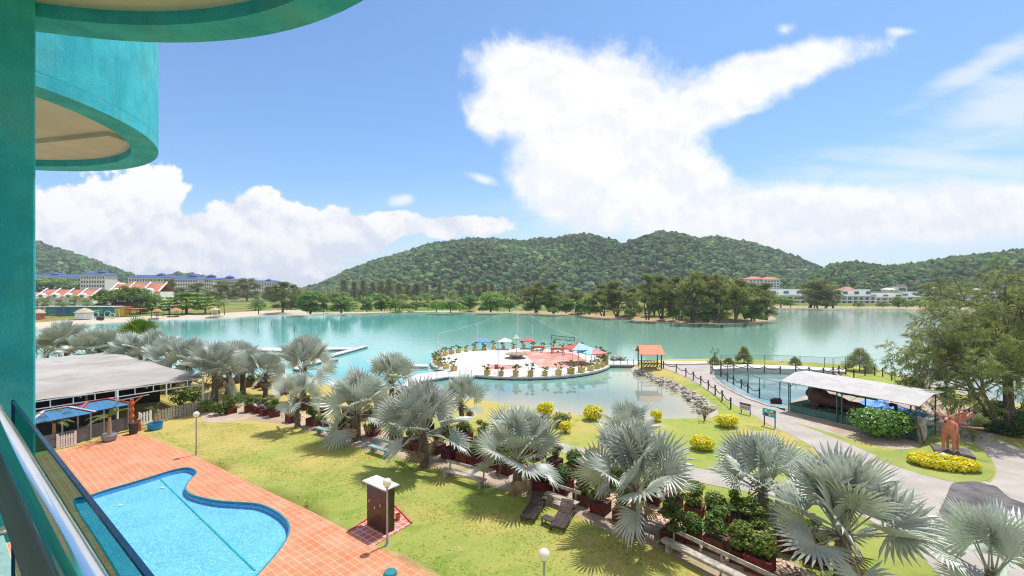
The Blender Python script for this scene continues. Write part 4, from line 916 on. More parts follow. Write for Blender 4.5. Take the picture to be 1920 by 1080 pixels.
m.bar((a+hh*.5)-o_, (b+hh*.5)-o_, .03); m.build('lattice_panel', dark, rt)
for q in (a, a.lerp(b,.33), a.lerp(b,.7), b): k = MB(); k.bar(q+hh-o_, Vector((q.x,q.y,IZ))-o_, .06); k.build('post', grey_paint, rt)
rt = thing('pipe_arch', 'thin pipe arch beside the dark banner frame', 'frame', I(1024,655)); c0 = I(1024,655)
m = MB(); m.tube([(-.9,0,0),(-.9,0,2.2),(.9,0,2.15),(.9,0,0)], .03, 6); m.build('pipe', grey_paint, rt)
m = MB(); p = I(931,700); m.box(p+Vector((0,0,.85)), (.5,.06,.6)); m.bar(p+Vector((-.2,0,0)), p+Vector((-.2,0,.6)), .05); m.bar(p+Vector((.2,0,0)), p+Vector((.2,0,.6)), .05); tag(m.build('notice_board', mat('red_board', (.35,.08,.07), .7)), 'small dark red notice board on legs at the front rim', 'sign')
# jetties, gangway, causeway
pontoon_m = mat('white_pontoon', (.52,.50,.48), .85, (.60,.58,.56), vs=.8, dirt=((.42,.40,.38), .8, .5)); pont_side = mat('pontoon_side', (.16,.16,.16), .9)
def pontoon(px, lab, z=-.30, th=.16, cat='jetty', name='jetty'):
    pts = [G(x,y,z) for x,y in px]; c = sum(pts, Vector())/len(pts); rt = thing(name, lab, cat, (c.x,c.y,WZ)); off = (c.x,c.y,WZ)
    if sum(pts[i].x*pts[(i+1)%len(pts)].y - pts[(i+1)%len(pts)].x*pts[i].y for i in range(len(pts))) < 0: pts.reverse()
    m = MB(); m.prism(pts, z-th, z); m.build('deck', pontoon_m, rt, off)
    m = MB(); m.prism(inset(pts, .06) , WZ-.5, z-th); m.build('float', pont_side, rt, off); return rt
pontoon([(612,670),(690,648.5),(679,648.2),(600,669)], 'white floating jetty arm pointing towards the far shore')
pontoon([(480,651),(520,652),(672,650.5),(660,654),(520,657.5),(480,656)], 'white floating jetty running behind the tall silver palm')
pontoon([(600,669.5),(560,680),(548,690),(560,692),(580,682),(635,673)], 'white walkway from the shore palms to the angled jetty arm', cat='walkway')
pontoon([(750,681.5),(803,683),(803,687),(750,686)], 'short white pontoon at the left rim of the stage')
gw = pontoon([(752,724),(776,702),(845,693.5),(902,699),(884,707),(840,706),(790,714),(775,726)], 'white gangway from the shore to the round stage with rope railings', cat='gangway', name='gangway')
gb = Vector(gw.location)
for j, line in enumerate((((757,722),(778,702),(812,698),(846,694),(874,696),(900,698)), ((778,724),(795,713),(818,709),(842,706),(862,706.5),(884,706.5)))):
    pts = [G(x,y,-.3) for x,y in line]
    for i, p in enumerate(pts):
        if not (j == 1 and i < 1): k = MB(); k.bar(p-gb, p-gb+Vector((0,0,.85)), .05); k.build('railing_post', grey_paint, gw)
        if i:
            k = MB(); a, b = pts[i-1]-gb, p-gb
            for hgt in (.82,.45): k = MB(); k.tube([a.lerp(b,s/6)+Vector((0,0,hgt-.25*4*(s/6)*(1-s/6))) for s in range(7)], .016, 4); k.build('railing_rope', white, gw)
cw = pontoon([(1138,677.5),(1197,676.5),(1197,683.5),(1142,683.5)], 'low white causeway with dark posts between stage and red-roofed gazebo', z=-.18, cat='causeway', name='causeway'); cb = Vector(cw.location)
for x in (1151,1164,1177,1188): p = G(x,683,-.18); k = MB(); k.bar(p-cb, p-cb+Vector((0,0,.75)), .07); k.build('post', dark, cw)
p = G(1160,673,WZ)
def rocks(name, line, n, w, s, lab, seed):
    g = np.random.default_rng(seed); m = MB()
    for i in range(n):
        t = g.random()*(len(line)-1); j = int(t); a, b = G(*line[j],WZ), G(*line[j+1],WZ); q = a.lerp(b, t-j); r = s*g.uniform(.4,1.2)
        m.blob((q.x+g.normal()*w, q.y+g.normal()*w, WZ + .12 + g.uniform(0,.4)), (r, r*g.uniform(.6,1), r*g.uniform(.5,.8)), 1, .25, 0, int(g.integers(1e6)))
    o = setting(m.build(name, rock_m), 'stuff'); o['label'] = lab; return o
rock_m = mat('rock', (.24,.22,.20), .95, (.52,.48,.44), vs=2.2, bump=.5, bs=8)
rocks('rubble_bank', [(1196,700),(1230,713),(1262,727),(1292,743),(1312,759),(1330,777)], 190, .42, .26, 'grey rubble along the lagoon bank', 1)
rocks('rubble_bank', [(1725,726),(1765,737),(1800,744),(1850,754)], 130, .5, .35, 'grey rubble on the lake bank by the big tree', 2)
rocks('rubble_bank', [(1147,676),(1160,672),(1171,676)], 40, .35, .4, 'small pile of rocks in the water by the stage', 3)
rocks('rubble_bank', [(1310,686),(1330,683),(1350,684)], 22, .35, .3, 'white stones by the promenade', 4)
# kayaks on the shore
kay_m = mat('yellow_plastic', (.85,.42,.02), .35)
for i, (x, y, lab) in enumerate(((492,714,'bright yellow kayak lying on the shore, left of its twin'), (508,716,'bright yellow kayak on the shore, right of its twin'))):
    p = G(x,y); rt = thing('kayak', lab, 'kayak', p + Vector((0,0,.05)), .2*i, 'yellow kayaks')
    m = MB(); n = 14; vs = []; f = []
    for a in range(n+1):
        t = a/n*2-1; w = .40*(1-t*t)**.5*.9 + .005; zt = .30 + .12*t*t
        vs += [(t*1.7,-w,zt),(t*1.7,-w*.75,.05+.2*t*t),(t*1.7,0,.0+.25*t*t),(t*1.7,w*.75,.05+.2*t*t),(t*1.7,w,zt),(t*1.7,0,zt+.06)]
    for a in range(n): f += [(a*6+j, a*6+(j+1)%6, a*6+6+(j+1)%6, a*6+6+j) for j in range(6)]
    m.add(vs, f); m.build('hull', kay_m, rt, smooth=True)
    m = MB(); m.lathe([(.0,0),(.20,0),(.26,.05),(.22,.06),(.18,.02)], (0,0,.34), 14); m.build('cockpit', dark, rt)

# ================================================================== GAZEBO, ROPE FENCES, ENCLOSURE
gp = G(1218,690); gz = thing('gazebo', 'open gazebo with orange tiled gable roof at the lagoon mouth', 'gazebo', gp, -.06)
w, d, h = 1.45, 1.15, 2.15
m = MB()
for s in (-1,1):
    m.add([(-w-.2,s*(d+.45),h-.12),(w+.2,s*(d+.45),h-.12),(w+.05,0,h+.95),(-w-.05,0,h+.95)], [(0,1,2,3)])
o = m.build('roof', brick('gazebo_tile', (.62,.18,.08), (.72,.26,.14), (.50,.30,.2), .25, .2, .015, 0, .8, .5, .25), gz); x_ = o.modifiers.new('t','SOLIDIFY'); x_.thickness = .07
m = MB()
for s in (-1,1): m.add([(s*w,-d,h),(s*w,d,h),(s*w,0,h+.85)], [(0,1,2)])
m.build('gable', wood_dark, gz)
for sx in (-1,1):
    for sy in (-1,1): k = MB(); k.bar((sx*(w-.15),sy*(d-.1),0),(sx*(w-.15),sy*(d-.1),h+.1), .12); k.build('post', dark, gz)
m = MB()
for sy in (-1,1):
    m.bar((-w+.15,sy*(d-.1),h-.1),(w-.15,sy*(d-.1),h-.1),.1)
    for i in range(6): x = -w+.15+(2*w-.3)*i/6; m.bar((x,sy*(d-.1),.15),(x+(2*w-.3)/6,sy*(d-.1),.75),.06); m.bar((x+(2*w-.3)/6,sy*(d-.1),.15),(x,sy*(d-.1),.75),.06)
    m.bar((-w+.15,sy*(d-.1),.8),(w-.15,sy*(d-.1),.8),.09)
m.build('lattice_rail', dark, gz)
rope_m = mat('dark_rope', (.07,.055,.05), .9)
def rope_fence(line, lab, h=.95, zf=0., sag=.32, rr=.045):
    pts = [G(x,y,zf) for x,y in line]; b = pts[0]; rt = thing('rope_fence', lab, 'fence', b, 0, 'rope fences of dark posts')
    for i, p in enumerate(pts):
        k = MB(); k.tube([p-b, p-b+Vector((0,0,h))], .07, 8); k.blob(p-b+Vector((0,0,h)), .10, 1, 0); k.build('post', rope_m, rt)
        if i:
            k = MB(); a, c = pts[i-1]-b, p-b
            k.tube([a.lerp(c,s/10)+Vector((0,0,h-.1-sag*4*(s/10)*(1-s/10))) for s in range(11)], rr, 6); k.build('rope', rope_m, rt)
    return rt
rope_fence([(1244,691),(1268,698),(1286,706),(1300,713),(1314,722),(1328,731),(1341,741),(1354,752),(1370,767)], 'rope fence along the lagoon side of the path')
rope_fence([(1333,700),(1352,707),(1364,715),(1375,721),(1390,729),(1402,737),(1424,747)], 'rope fence in front of the fenced pond')
rope_fence([(1352,695),(1376,696),(1402,697),(1433,700),(1463,702)], 'rope fence behind the pond, left of the white shed roof')
rope_fence([(1492,700),(1517,704),(1544,706),(1562,704),(1573,701),(1586,702),(1601,709),(1622,704),(1640,704),(1655,706),(1672,713)], 'rope fence behind the white shed roof', h=1.0)
m = MB(); pr = [G(x,y,.16) for x,y in ((1242,676.5),(1333,677),(1334,681),(1300,682.5),(1242,682.5))]
rt = tag(m.prism(pr[::-1], -.8, .16).build('promenade_wall', mat('promenade_concrete', (.42,.385,.35), .9, (.50,.47,.43), vs=.5)), 'pale concrete slab along the lake beside the gazebo', 'wall')
m = MB(); pr = [G(x,y,.3) for x,y in ((1336,686),(1400,683),(1500,686),(1586,692),(1586,697),(1500,692),(1400,689),(1338,692))]
tag(m.prism(pr[::-1], -.8, .3).build('pond_wall', stage_m), 'white concrete wall along the far side of the fenced pond', 'wall')
# enclosure: mesh fence on thin posts
mesh_m = bpy.data.materials.new('wire_mesh'); mesh_m.use_nodes = True
t_ = NT(mesh_m.node_tree); t_.n.clear(); o_ = t_.new('ShaderNodeOutputMaterial'); g1 = t_.new('ShaderNodeBsdfTransparent'); g2 = t_.new('ShaderNodeBsdfDiffuse'); g2.inputs[0].default_value = (.05,.12,.11,1)
mx_ = t_.new('ShaderNodeMixShader'); mx_.inputs[0].default_value = .16; t_.l.new(g1.outputs[0], mx_.inputs[1]); t_.l.new(g2.outputs[0], mx_.inputs[2]); t_.l.new(mx_.outputs[0], o_.inputs[0])
green_steel = mat('green_steel', (.06,.14,.12), .6)
def net_fence(line, lab, h, zf=0.):
    pts = [G(x,y,zf) for x,y in line]; b = pts[0]; rt = thing('mesh_fence', lab, 'fence', b, 0, 'wire mesh fences round the pond')
    for i, p in enumerate(pts):
        k = MB(); k.tube([p-b, p-b+Vector((0,0,h))], .04, 6); k.build('post', green_steel, rt)
        if i:
            a, c = pts[i-1]-b, p-b; z = Vector((0,0,h)); k = MB()
            for e, nm in ((z,'top_rail'), (Vector((0,0,.08)),'bottom_rail')): k = MB(); k.tube([a+e, c+e], .022, 5); k.build(nm, green_steel, rt)
            k = MB(); k.add([tuple(a), tuple(c), tuple(c+z), tuple(a+z)], [(0,1,2,3)]); k.build('mesh_panel', mesh_m, rt)
net_fence([(1352,687),(1380,686),(1434,687),(1500,689),(1546,692),(1562,693),(1585,690)], 'wire mesh fence on the lake side of the pond', 1.55)
net_fence([(1336,700),(1351,706),(1364,716),(1376,722),(1403,737),(1424,747),(1462,757),(1482,762)], 'wire mesh fence between path and pond', 2.0)
m = MB(); tri = tessellate_polygon([[Vector((p.x,p.y,0)) for p in BASIN]]); pv = [(p.x,p.y,-.42) for p in BASIN]
pw = mat('pond_water_blue', (.07,.15,.14), .06, (.20,.32,.32), vs=.22, bump=.12, bs=3); m.add(pv, [(a,b,c) if (Vector(pv[b])-Vector(pv[a])).cross(Vector(pv[c])-Vector(pv[a])).z > 0 else (a,c,b) for a,b,c in tri]); setting(m.build('pond_water', pw))
m = MB(); N_ = len(BASIN)
out_ = [p + (p-sum(BASIN, Vector())/N_).normalized()*.35 for p in BASIN]
m.add([(p.x,p.y,.06) for p in out_]+[(p.x,p.y,.06) for p in BASIN]+[(p.x,p.y,-1.5) for p in BASIN], [(i,(i+1)%N_,N_+(i+1)%N_,N_+i) for i in range(N_)]+[(N_+i,N_+(i+1)%N_,2*N_+(i+1)%N_,2*N_+i) for i in range(N_)])
tag(m.build('pond_rim', mat('pond_edge', (.27,.24,.2), .9, (.40,.37,.33), vs=1)), 'concrete rim round the fenced pond', 'rim')

# ================================================================== SHED WITH THE BROWN STATUE
sb_ = G(1479,771); sx_ = (G(1718,828)-sb_); sx_.z = 0; sL = sx_.length; sa = math.atan2(sx_.y, sx_.x)      # local x along the front, local y away from the viewer
shed = thing('open_shed', 'open shed with a white sheet roof over a long brown statue', 'shed', sb_, sa)
m = MB(); q = [(-.45,-.45,2.62),(sL+.35,-.45,2.62),(sL+.35,1.7,3.22),(sL+.35,3.4,3.2),(-.45,3.4,3.2),(-.45,1.7,3.22)]
m.add(q, [(0,1,2,5),(5,2,3,4)]); o = m.build('roof', mat('white_sheet', (.40,.385,.375), .8, (.48,.46,.45), vs=1.4, bump=.3, bs=3, dirt=((.48,.44,.41), 1.5, .5)), shed); x_ = o.modifiers.new('t','SOLIDIFY'); x_.thickness = .05
for x, y in ((0,0),(sL*.43,0),(sL*.47,0),(sL,0),(sL-.35,.1),(0,3),(.9,3.0),(sL*.5,3),(sL,3)):
    k = MB(); k.bar((x,y,0),(x,y,2.66 if y < 1 else 3.15), .075); k.build('post', green_steel, shed)
m = MB()
for y, z in ((0,2.52),(3,3.08)): m.bar((-.3,y,z),(sL+.3,y,z),.07)
for x in (0,sL*.45,sL): m.bar((x,0,2.5),(x,3,3.08),.07)
m.bar((0,0,2.1),(.5,0,2.5),.05); m.build('frame', green_steel, shed)
green_wall = brick('green_stone', (.035,.10,.085), (.07,.19,.16), (.10,.22,.19), .9, .09, .012, 0, .8, .5, .4, axis=(math.pi/2,0,0))
m = MB(); m.box((sL*.5,1.45,.33), (sL-.1,2.7,.66)); m.build('plinth', green_wall, shed)
m = MB(); m.box((sL*.5,1.45,.68), (sL+.0,2.8,.045)); m.build('plinth_top', mat('green_floor', (.02,.075,.035), .8), shed)
brown = mat('brown_statue_paint', (.038,.016,.010), .55, (.06,.026,.016), vs=3, bump=.3, bs=10)
st = thing('animal_statue', 'long dark brown reclining animal statue with a curled tail under the shed', 'statue', sb_ + Vector((math.cos(sa)*sL*.33,math.sin(sa)*sL*.33,.70)) + Vector((-math.sin(sa),math.cos(sa),0))*1.3, sa)
def skin(name, chain, parent, mt, loc=None, sub=2):
    """one continuous body grown over joints: chain = [(point, radius, index of the joint it grows from)]"""
    me = bpy.data.meshes.new(name); me.from_pydata([c[0] for c in chain], [(c[2], i) for i, c in enumerate(chain) if c[2] is not None], [])
    o = bpy.data.objects.new(name, me); COL.objects.link(o); me.materials.append(mt)
    o.modifiers.new('skin', 'SKIN'); 
    if not me.skin_vertices: me.attributes
    for i, c in enumerate(chain):
        r = c[1] if isinstance(c[1], tuple) else (c[1], c[1]); me.skin_vertices[0].data[i].radius = r
    me.skin_vertices[0].data[0].use_root = True
    sm = o.modifiers.new('sub', 'SUBSURF'); sm.levels = sub; sm.render_levels = sub; o.modifiers['skin'].use_smooth_shade = True
    if parent: o.parent = parent
    return o
def add_skin_layer(me): pass
m = MB(); g = np.random.default_rng(3)
m.blob((-1.1,0,.85), (.80,.75,.78), 3, .10, 0, 1); m.blob((-.1,0,.62), (1.25,.66,.60), 3, .08, 0, 2); m.blob((1.3,0,.48), (1.3,.58,.46), 3, .08, 0, 3); m.blob((2.5,0,.38), (.7,.42,.34), 3, .1, 0, 4)
m.blob((-1.75,.0,.95), (.45,.48,.5), 3, .12, 0, 5)
for x, y in ((-1.3,-.62),(-1.2,.6),(2.2,-.5),(2.1,.5)): m.blob((x,y,.16), (.55,.20,.17), 2, .1, 0, 6)
o = m.build('body', brown, st, smooth=True); rm = o.modifiers.new('merge', 'REMESH'); rm.mode = 'VOXEL'; rm.voxel_size = .07; rm.use_smooth_shade = True; o.modifiers.new('s', 'SMOOTH').iterations = 6
m = MB(); m.tube([(2.9,-.1,.35),(3.6,-.35,.42),(4.2,-.5,.75),(4.5,-.52,1.15),(4.45,-.52,1.42),(4.2,-.52,1.45),(4.1,-.5,1.3)], [.22,.17,.14,.13,.13,.12,.11], 12); m.build('tail', brown, st, smooth=True)
m = MB()
for i in range(90): t = g.uniform(-1.9,3.2); m.blob((t, -.95+.12*math.sin(t*2)+g.normal()*.12, .05), g.uniform(.06,.13), 1, .2, 0, i)
tag(m.build('pebble_border', mat('dark_pebbles', (.035,.045,.035), .8, (.4,.4,.38), vs=4, lo=.55, hi=.7), off=(0,0,0)), 'edging of dark and white pebbles in front of the brown statue', 'edging'); pb = bpy.context.scene.objects['pebble_border']; pb.location = st.location; pb.rotation_euler = (0,0,sa)
def loc(x, y, z): return sb_ + Vector((math.cos(sa)*x - math.sin(sa)*y, math.sin(sa)*x + math.cos(sa)*y, z))
tarp_b = mat('blue_tarp', (.03,.22,.66), .5, (.05,.30,.78), vs=2, bump=.3, bs=3)
def tarp(pts, nx_, ny_, mt, lab, name):
    m = MB(); a, b, c, d = [Vector(p) for p in pts]; vs = []; g = np.random.default_rng(8)
    for j in range(ny_+1):
        for i in range(nx_+1):
            s, t = i/nx_, j/ny_; p = a.lerp(b,s).lerp(d.lerp(c,s),t); p.z += .35*math.sin(s*math.pi)*math.sin(t*math.pi)*.6 + g.normal()*.035; vs.append(p)
    m.add([tuple(p) for p in vs], [(j*(nx_+1)+i, j*(nx_+1)+i+1, (j+1)*(nx_+1)+i+1, (j+1)*(nx_+1)+i) for j in range(ny_) for i in range(nx_)])
    o = m.build(name, mt); o.modifiers.new('t','SOLIDIFY').thickness = .03; return tag(o, lab, 'tarpaulin')
tarp([loc(3.6,3.2,1.05), loc(7.6,3.1,.55), loc(7.9,4.9,1.0), loc(4.0,4.8,1.55)], 9, 6, tarp_b, 'bright blue tarpaulin draped behind the curled tail', 'blue_tarpaulin')
tarp([loc(.9,2.85,1.9), loc(5.4,2.85,1.7), loc(5.2,3.02,2.55), loc(1.0,3.02,2.75)], 9, 4, mat('green_sheet', (.03,.26,.18), .6, (.04,.32,.23), vs=2), 'green sheet hanging at the back of the shed', 'green_sheet')

# ================================================================== ORANGE HORNED STATUE
skin_m = mat('salmon_statue_paint', (.48,.155,.095), .55, (.57,.21,.14), vs=3, dirt=((.55,.32,.22), 3, .4), bump=.1); black_m = mat('black_paint', (.015,.015,.018), .5)
sp_ = G(1782,851); dr = thing('horned_statue', 'salmon-orange horned animal statue with black-tipped tails on a dark slab', 'statue', sp_ + Vector((0,0,.16)), R(-146))
m = MB(); m.box((sp_.x+.35,sp_.y+.25,.08), (1.9,1.9,.16), R(-35)); tag(bevel(m.build('statue_plinth', tarmac), .02).id_data, 'dark square slab under the orange statue', 'plinth')
dr.scale = (.86,.86,1.0)      # local x points to where the animal faces (towards the hotel)
body = [((0,0,1.55),.42,None),((.40,0,1.62),.44,0),((.66,0,1.85),.28,1),((.82,0,2.08),.20,2),((.92,0,2.28),.19,3),((1.10,0,2.20),.12,4),((1.24,0,2.12),.085,5),((-.45,0,1.55),.40,0),((-.68,0,1.52),.27,7),
        ((.45,.27,1.20),.20,1),((.48,.30,.68),.115,9),((.46,.30,.14),.085,10),((.54,.30,.04),.10,11),((.45,-.27,1.20),.20,1),((.46,-.30,.68),.115,13),((.44,-.30,.14),.085,14),((.52,-.30,.04),.10,15),
        ((-.50,.26,1.18),.21,7),((-.45,.28,.82),.135,17),((-.62,.28,.50),.09,18),((-.58,.28,.04),.09,19),((-.50,-.26,1.18),.21,7),((-.45,-.28,.82),.135,21),((-.62,-.28,.50),.09,22),((-.58,-.28,.04),.09,23)]
skin('body', body, dr, skin_m)
horn_m = mat('pale_horn', (.62,.36,.26), .5)
for s in (-1,1):
    m = MB(); m.tube([(.92,s*.12,2.40),(.92,s*.32,2.50),(.90,s*.48,2.72),(.88,s*.44,2.95)], [.07,.07,.05,.015], 8); m.build('horn', horn_m, dr, smooth=True)
for s in (-1,1): m = MB(); m.blob((.86,s*.30,2.30), (.05,.20,.10), 2, .05, 0, 3); m.build('ear', skin_m, dr, smooth=True)
m = MB(); m.blob((1.33,0,2.12), (.07,.08,.06), 2, 0); m.build('nose', black_m, dr, smooth=True)
for s in (-1,1): m = MB(); m.blob((1.03,s*.15,2.31), (.05,.04,.05), 2, 0); m.build('eye', black_m, dr, smooth=True)
for i, (yy, xx, zz_, th) in enumerate(((-1.15,-.2,2.6,.05),(-.4,-.8,2.65,.055),(.42,-.8,2.98,.06),(.68,-.8,2.75,.06),(.88,-.9,2.8,.065),(1.2,-.9,2.72,.075),(1.8,-.8,1.75,.05))):
    a = Vector((-.6, yy*.12, 1.62)); e = Vector((xx, yy, zz_)); c = a.lerp(e,.55) + Vector((-.2,0,-.05))
    m = MB(); m.tube([a, a.lerp(c,.5), c, c.lerp(e,.6), c.lerp(e,.8)], [th*.7,th*.85,th,th*1.1,th*1.15], 8); tl = m.build('tail', skin_m, dr, smooth=True)
    m = MB(); m.tube([c.lerp(e,.8), c.lerp(e,.93), e], [th*1.16,th*1.1,.02], 8); m.build('tail_tip', black_m, tl, smooth=True)

# ================================================================== BUSHES AND HEDGES
def bush(px, by, rx, ry, h, label, leafm, n=1500, size=.16, seed=1, name='bush', flat=.3, cat='bush', group=None, lump=9):
    p = G(px, by); p.y += ry*.9; p.x = (px-CX)/F*p.y; g = np.random.default_rng(seed); rt = thing(name, label, cat, p, 0, group)
    cl = [((0,0,h*.48), (rx*.85, ry*.85, h*.46))]
    for i in range(lump):
        a = i*2.4; r = .62*math.sqrt((i+.5)/lump); cl.append(((rx*r*math.cos(a), ry*r*math.sin(a), h*(.50+.18*g.random())), (rx*.42, ry*.42, h*.32)))
    m = MB(); m.leaves(cl, n, size, g, .6, .55, 1.0, shell=.22); m.build('foliage', leafm, rt)
    m = MB(); m.tube([(0,0,-.05),(0.03,0,h*.3),(0,.02,h*.6)], [.09,.06,.02], 6)
    for i in range(5): a = i*1.26; m.tube([(0,0,.05),(rx*.35*math.cos(a),ry*.35*math.sin(a),h*.4),(rx*.6*math.cos(a),ry*.6*math.sin(a),h*.6)], [.05,.035,.012], 5)
    m.build('stem', bark, rt); return rt
bush(1652,836, 2.35,1.9,2.3, 'large round green bush against the open shed', mat('glossy_leaf', (.075,.19,.018), .35, (.15,.31,.03), vs=1.5, vc=True, trans=.2, spec=.6), 5200, .19, 2, lump=14)
yg = 'yellow croton bushes'
bush(1022,786, .8,.65,1.35, 'yellow croton bush by the lagoon, left of the green sapling', leaf_yellow, 1700,.16, 3, 'croton_bush', group=yg)
bush(1052,805, .85,.8,1.1, 'greenish croton bush half hidden by the palm with the loungers', leaf_bonsai, 800,.16, 4, 'croton_bush', group=yg)
bush(1112,792, 1.0,.8,1.25, 'wide yellow croton bush on the lagoon shore', leaf_yellow, 2000,.16, 5, 'croton_bush', group=yg)
bush(1230,793, .6,.5,1.0, 'small yellow croton bush at the water, behind the fifth palm crown', leaf_yellow, 600,.15, 6, 'croton_bush', group=yg)
bush(1362,806, 1.05,.85,1.0, 'rounded yellow croton bush in front of the white sign', leaf_yellow, 2200,.14, 7, 'croton_bush', group=yg)
bush(1316,850, .95,.8,.95, 'yellow croton bush beside the concrete path, between two palm crowns', leaf_yellow, 2000,.14, 8, 'croton_bush', group=yg)
bush(1060,815, .6,.5,.9, 'pale yellow croton bush at the lawn edge behind the palm', leaf_yellow, 500,.14, 9, 'croton_bush', group=yg)
# ring hedge in front of the orange statue
c = G(1768,888); c.y += 1.0; c.x = (1768-CX)/F*c.y; g = np.random.default_rng(9); rt = thing('croton_hedge', 'clipped yellow-green oval hedge in front of the orange statue', 'hedge', c, R(-22))
cl = [((1.35*math.cos(i*math.pi/8), .66*math.sin(i*math.pi/8), .32), (.42,.38,.30)) for i in range(16)]
m = MB(); m.leaves(cl, 6000, .14, g, .6, .5, 1.0, shell=.22); m.build('foliage', leaf_yellow, rt)
m = MB()
for (x,y,z), r in cl: m.tube([(x,y,-.03),(x*1.02,y*.98,.3)], [.04,.015], 5)
m.build('stem', bark, rt)
m = MB(); m.blob(G(1769,858,.15), (.45,.36,.35), 2, .2, 0, 4); tag(m.build('stone', white), 'pale round stone inside the oval hedge', 'stone')
def conifer_bush(px, by, rx, h, label, seed, n=1600):
    p = G(px, by); g = np.random.default_rng(seed); rt = thing('casuarina_bush', label, 'bush', p, 0, 'feathery bushes on the promenade'); cl = []
    for i in range(16):
        t = (i+.5)/16; r = rx*(1-t)**.6*.7; a = i*2.4; cl.append(((r*math.cos(a), r*math.sin(a), h*(.15+.72*t)), (rx*.42*(1.05-t*.6), rx*.42*(1.05-t*.6), h*.17)))
    m = MB(); m.leaves(cl, n, .34, g, .14, .8, .5, shell=.4); m.build('foliage', leaf_casu, rt); m = MB(); m.tube([(0,0,-.1),(0,0,h*.8)], [.08,.015], 6); m.build('stem', bark, rt)
conifer_bush(1395,681, 1.25,2.6, 'pointed feathery bush behind the pond fence', 1, 2600); conifer_bush(1612,696, 2.0,3.2, 'largest feathery bush, where the pond fence meets the lake', 2, 4200)
conifer_bush(1491,685, .9,1.3, 'small feathery bush on the lake side of the white pond wall', 3, 1100); conifer_bush(1340,683, .95,1.2, 'low olive bush at the left end of the pond fence', 4, 1000); conifer_bush(1366,682, .85,.9, 'lowest dark bush between olive bush and pointed bush', 5, 900)
for i, (x, y, lab) in enumerate(((1728,745,'dark potted shrub on the lake bank by the shed corner, upper one'), (1776,747,'potted shrub on the lake bank nearest the big tree'))):
    p = G(x,y); rt = thing('potted_shrub', lab, 'potted shrub', p, 0, 'potted shrubs by the lake bank'); m = MB(); m.lathe([(.28,0),(.38,.45),(.42,.47),(.34,.47),(.3,.4),(.0,.4)], (0,0,0), 12); m.build('pot', dark, rt); m = MB(); m.leaves([((0,0,.72),(.6,.6,.22))], 260, .14, np.random.default_rng(i), .6, .6, .8); m.build('foliage', leaf_bonsai, rt)
gg = 'shrubs under the big tree'
for i, (x, y, r, h, lab, lm) in enumerate(((1842,812,.9,.8,'low clipped shrub at the path bend under the big tree',leaf_bonsai), (1872,818,1.0,.9,'dark potted shrub on the grass in front of the big tree trunks',leaf_dark), (1905,826,1.0,.9,'dark shrub at the right frame edge beside the path',leaf_dark), (1850,792,1.3,1.2,'dark undergrowth shrub at the foot of the leaning trunk',leaf_dark), (1892,795,1.5,1.2,'dense dark shrub between the tree trunks and the frame edge',leaf_dark), (1930,812,1.3,1.1,'green shrub cut by the right frame edge',leaf_bonsai), (1870,775,1.2,1.0,'dark shrub behind the big tree trunks at the water',leaf_dark))):
    bush(x, y, r, r*.8, h, lab, lm, 700, .17, 30+i, 'shrub', group=gg)
m = MB(); m.blob(G(1908,806,.2), (.4,.3,.3), 2, .2, 0, 4); tag(m.build('rock', rock_m), 'pale boulder between the shrubs at the right frame edge', 'rock')
# signs
def board(px0, px1, ptop, hgt, by, mt, lab, marks):
    Y = G(px0, by).y; Y1 = G(px1, by+ (px1-px0)*.26).y
    a = Vector(((px0-CX)/F*Y, Y, 0)); b = Vector(((px1-CX)/F*Y1, Y1, 0)); rt = thing('sign_board', lab, 'sign', a, math.atan2(b.y-a.y, b.x-a.x)); L = (b-a).length
    zt = H - (ptop-CY)/F*Y; m = MB(); m.box((L/2,0,zt-hgt/2), (L,.05,hgt)); m.build('panel', mt, rt)
    for x in (L*.1, L*.9): k = MB(); k.bar((x,.06,0),(x,.06,zt-.05),.06); k.build('post', dark, rt)
    marks(rt, L, zt, hgt)
def marks_w(rt, L, zt, h):
    m = MB(); m.box((L/2,-.03,zt-.11), (L*.98,.012,.16))
    for i in range(5): m.box((L*(.16+.17*i),-.03,zt-.40), (L*.075,.012,.20))
    m.build('lettering', mat('sign_ink', (.10,.07,.14), .7), rt)
def marks_b(rt, L, zt, h):
    for c, pts in (((.62,.30,.36), ((.45,.55,.16),(.78,.62,.14))), ((.55,.75,.72), ((.25,.28,.12),(.55,.80,.10),(.7,.3,.12))), ((.02,.12,.22), ((.3,.75,.2),(.9,.3,.1)))):
        m = MB()
        for x, y, r in pts: m.lathe([(.0,0),(r*.7,0),(r*.7,.008),(.0,.008)], (0,0,0), 8); m.V[-1] = m.V[-1] @ np.array(Matrix.Rotation(math.pi/2,3,'X')).T * np.array((1.4,1,1)) + np.array((L*x,-.028,zt-h*y))
        m.build('picture', mat('sign_print', c, .7), rt)
board(1387,1408,753,.62,774, mat('pale_sign', (.60,.55,.62), .7, (.68,.63,.68)), 'pale violet sign board with two rows of dark lettering beside the path', marks_w)
board(1430,1455,764,.60,797, mat('turquoise_sign', (.03,.38,.46), .6, (.08,.50,.52), vs=2), 'turquoise picture sign on thin legs beside the path', marks_b)
m = MB(); p = G(1455,757); m.box(p+Vector((0,0,.22)), (.9,.35,.44), -.3); m.box(p+Vector((.1,0,.48)), (.6,.3,.1), -.3); tag(m.build('pump_unit', mat('dark_maroon', (.05,.02,.02), .6)), 'small dark red machine box outside the pond fence', 'machine')
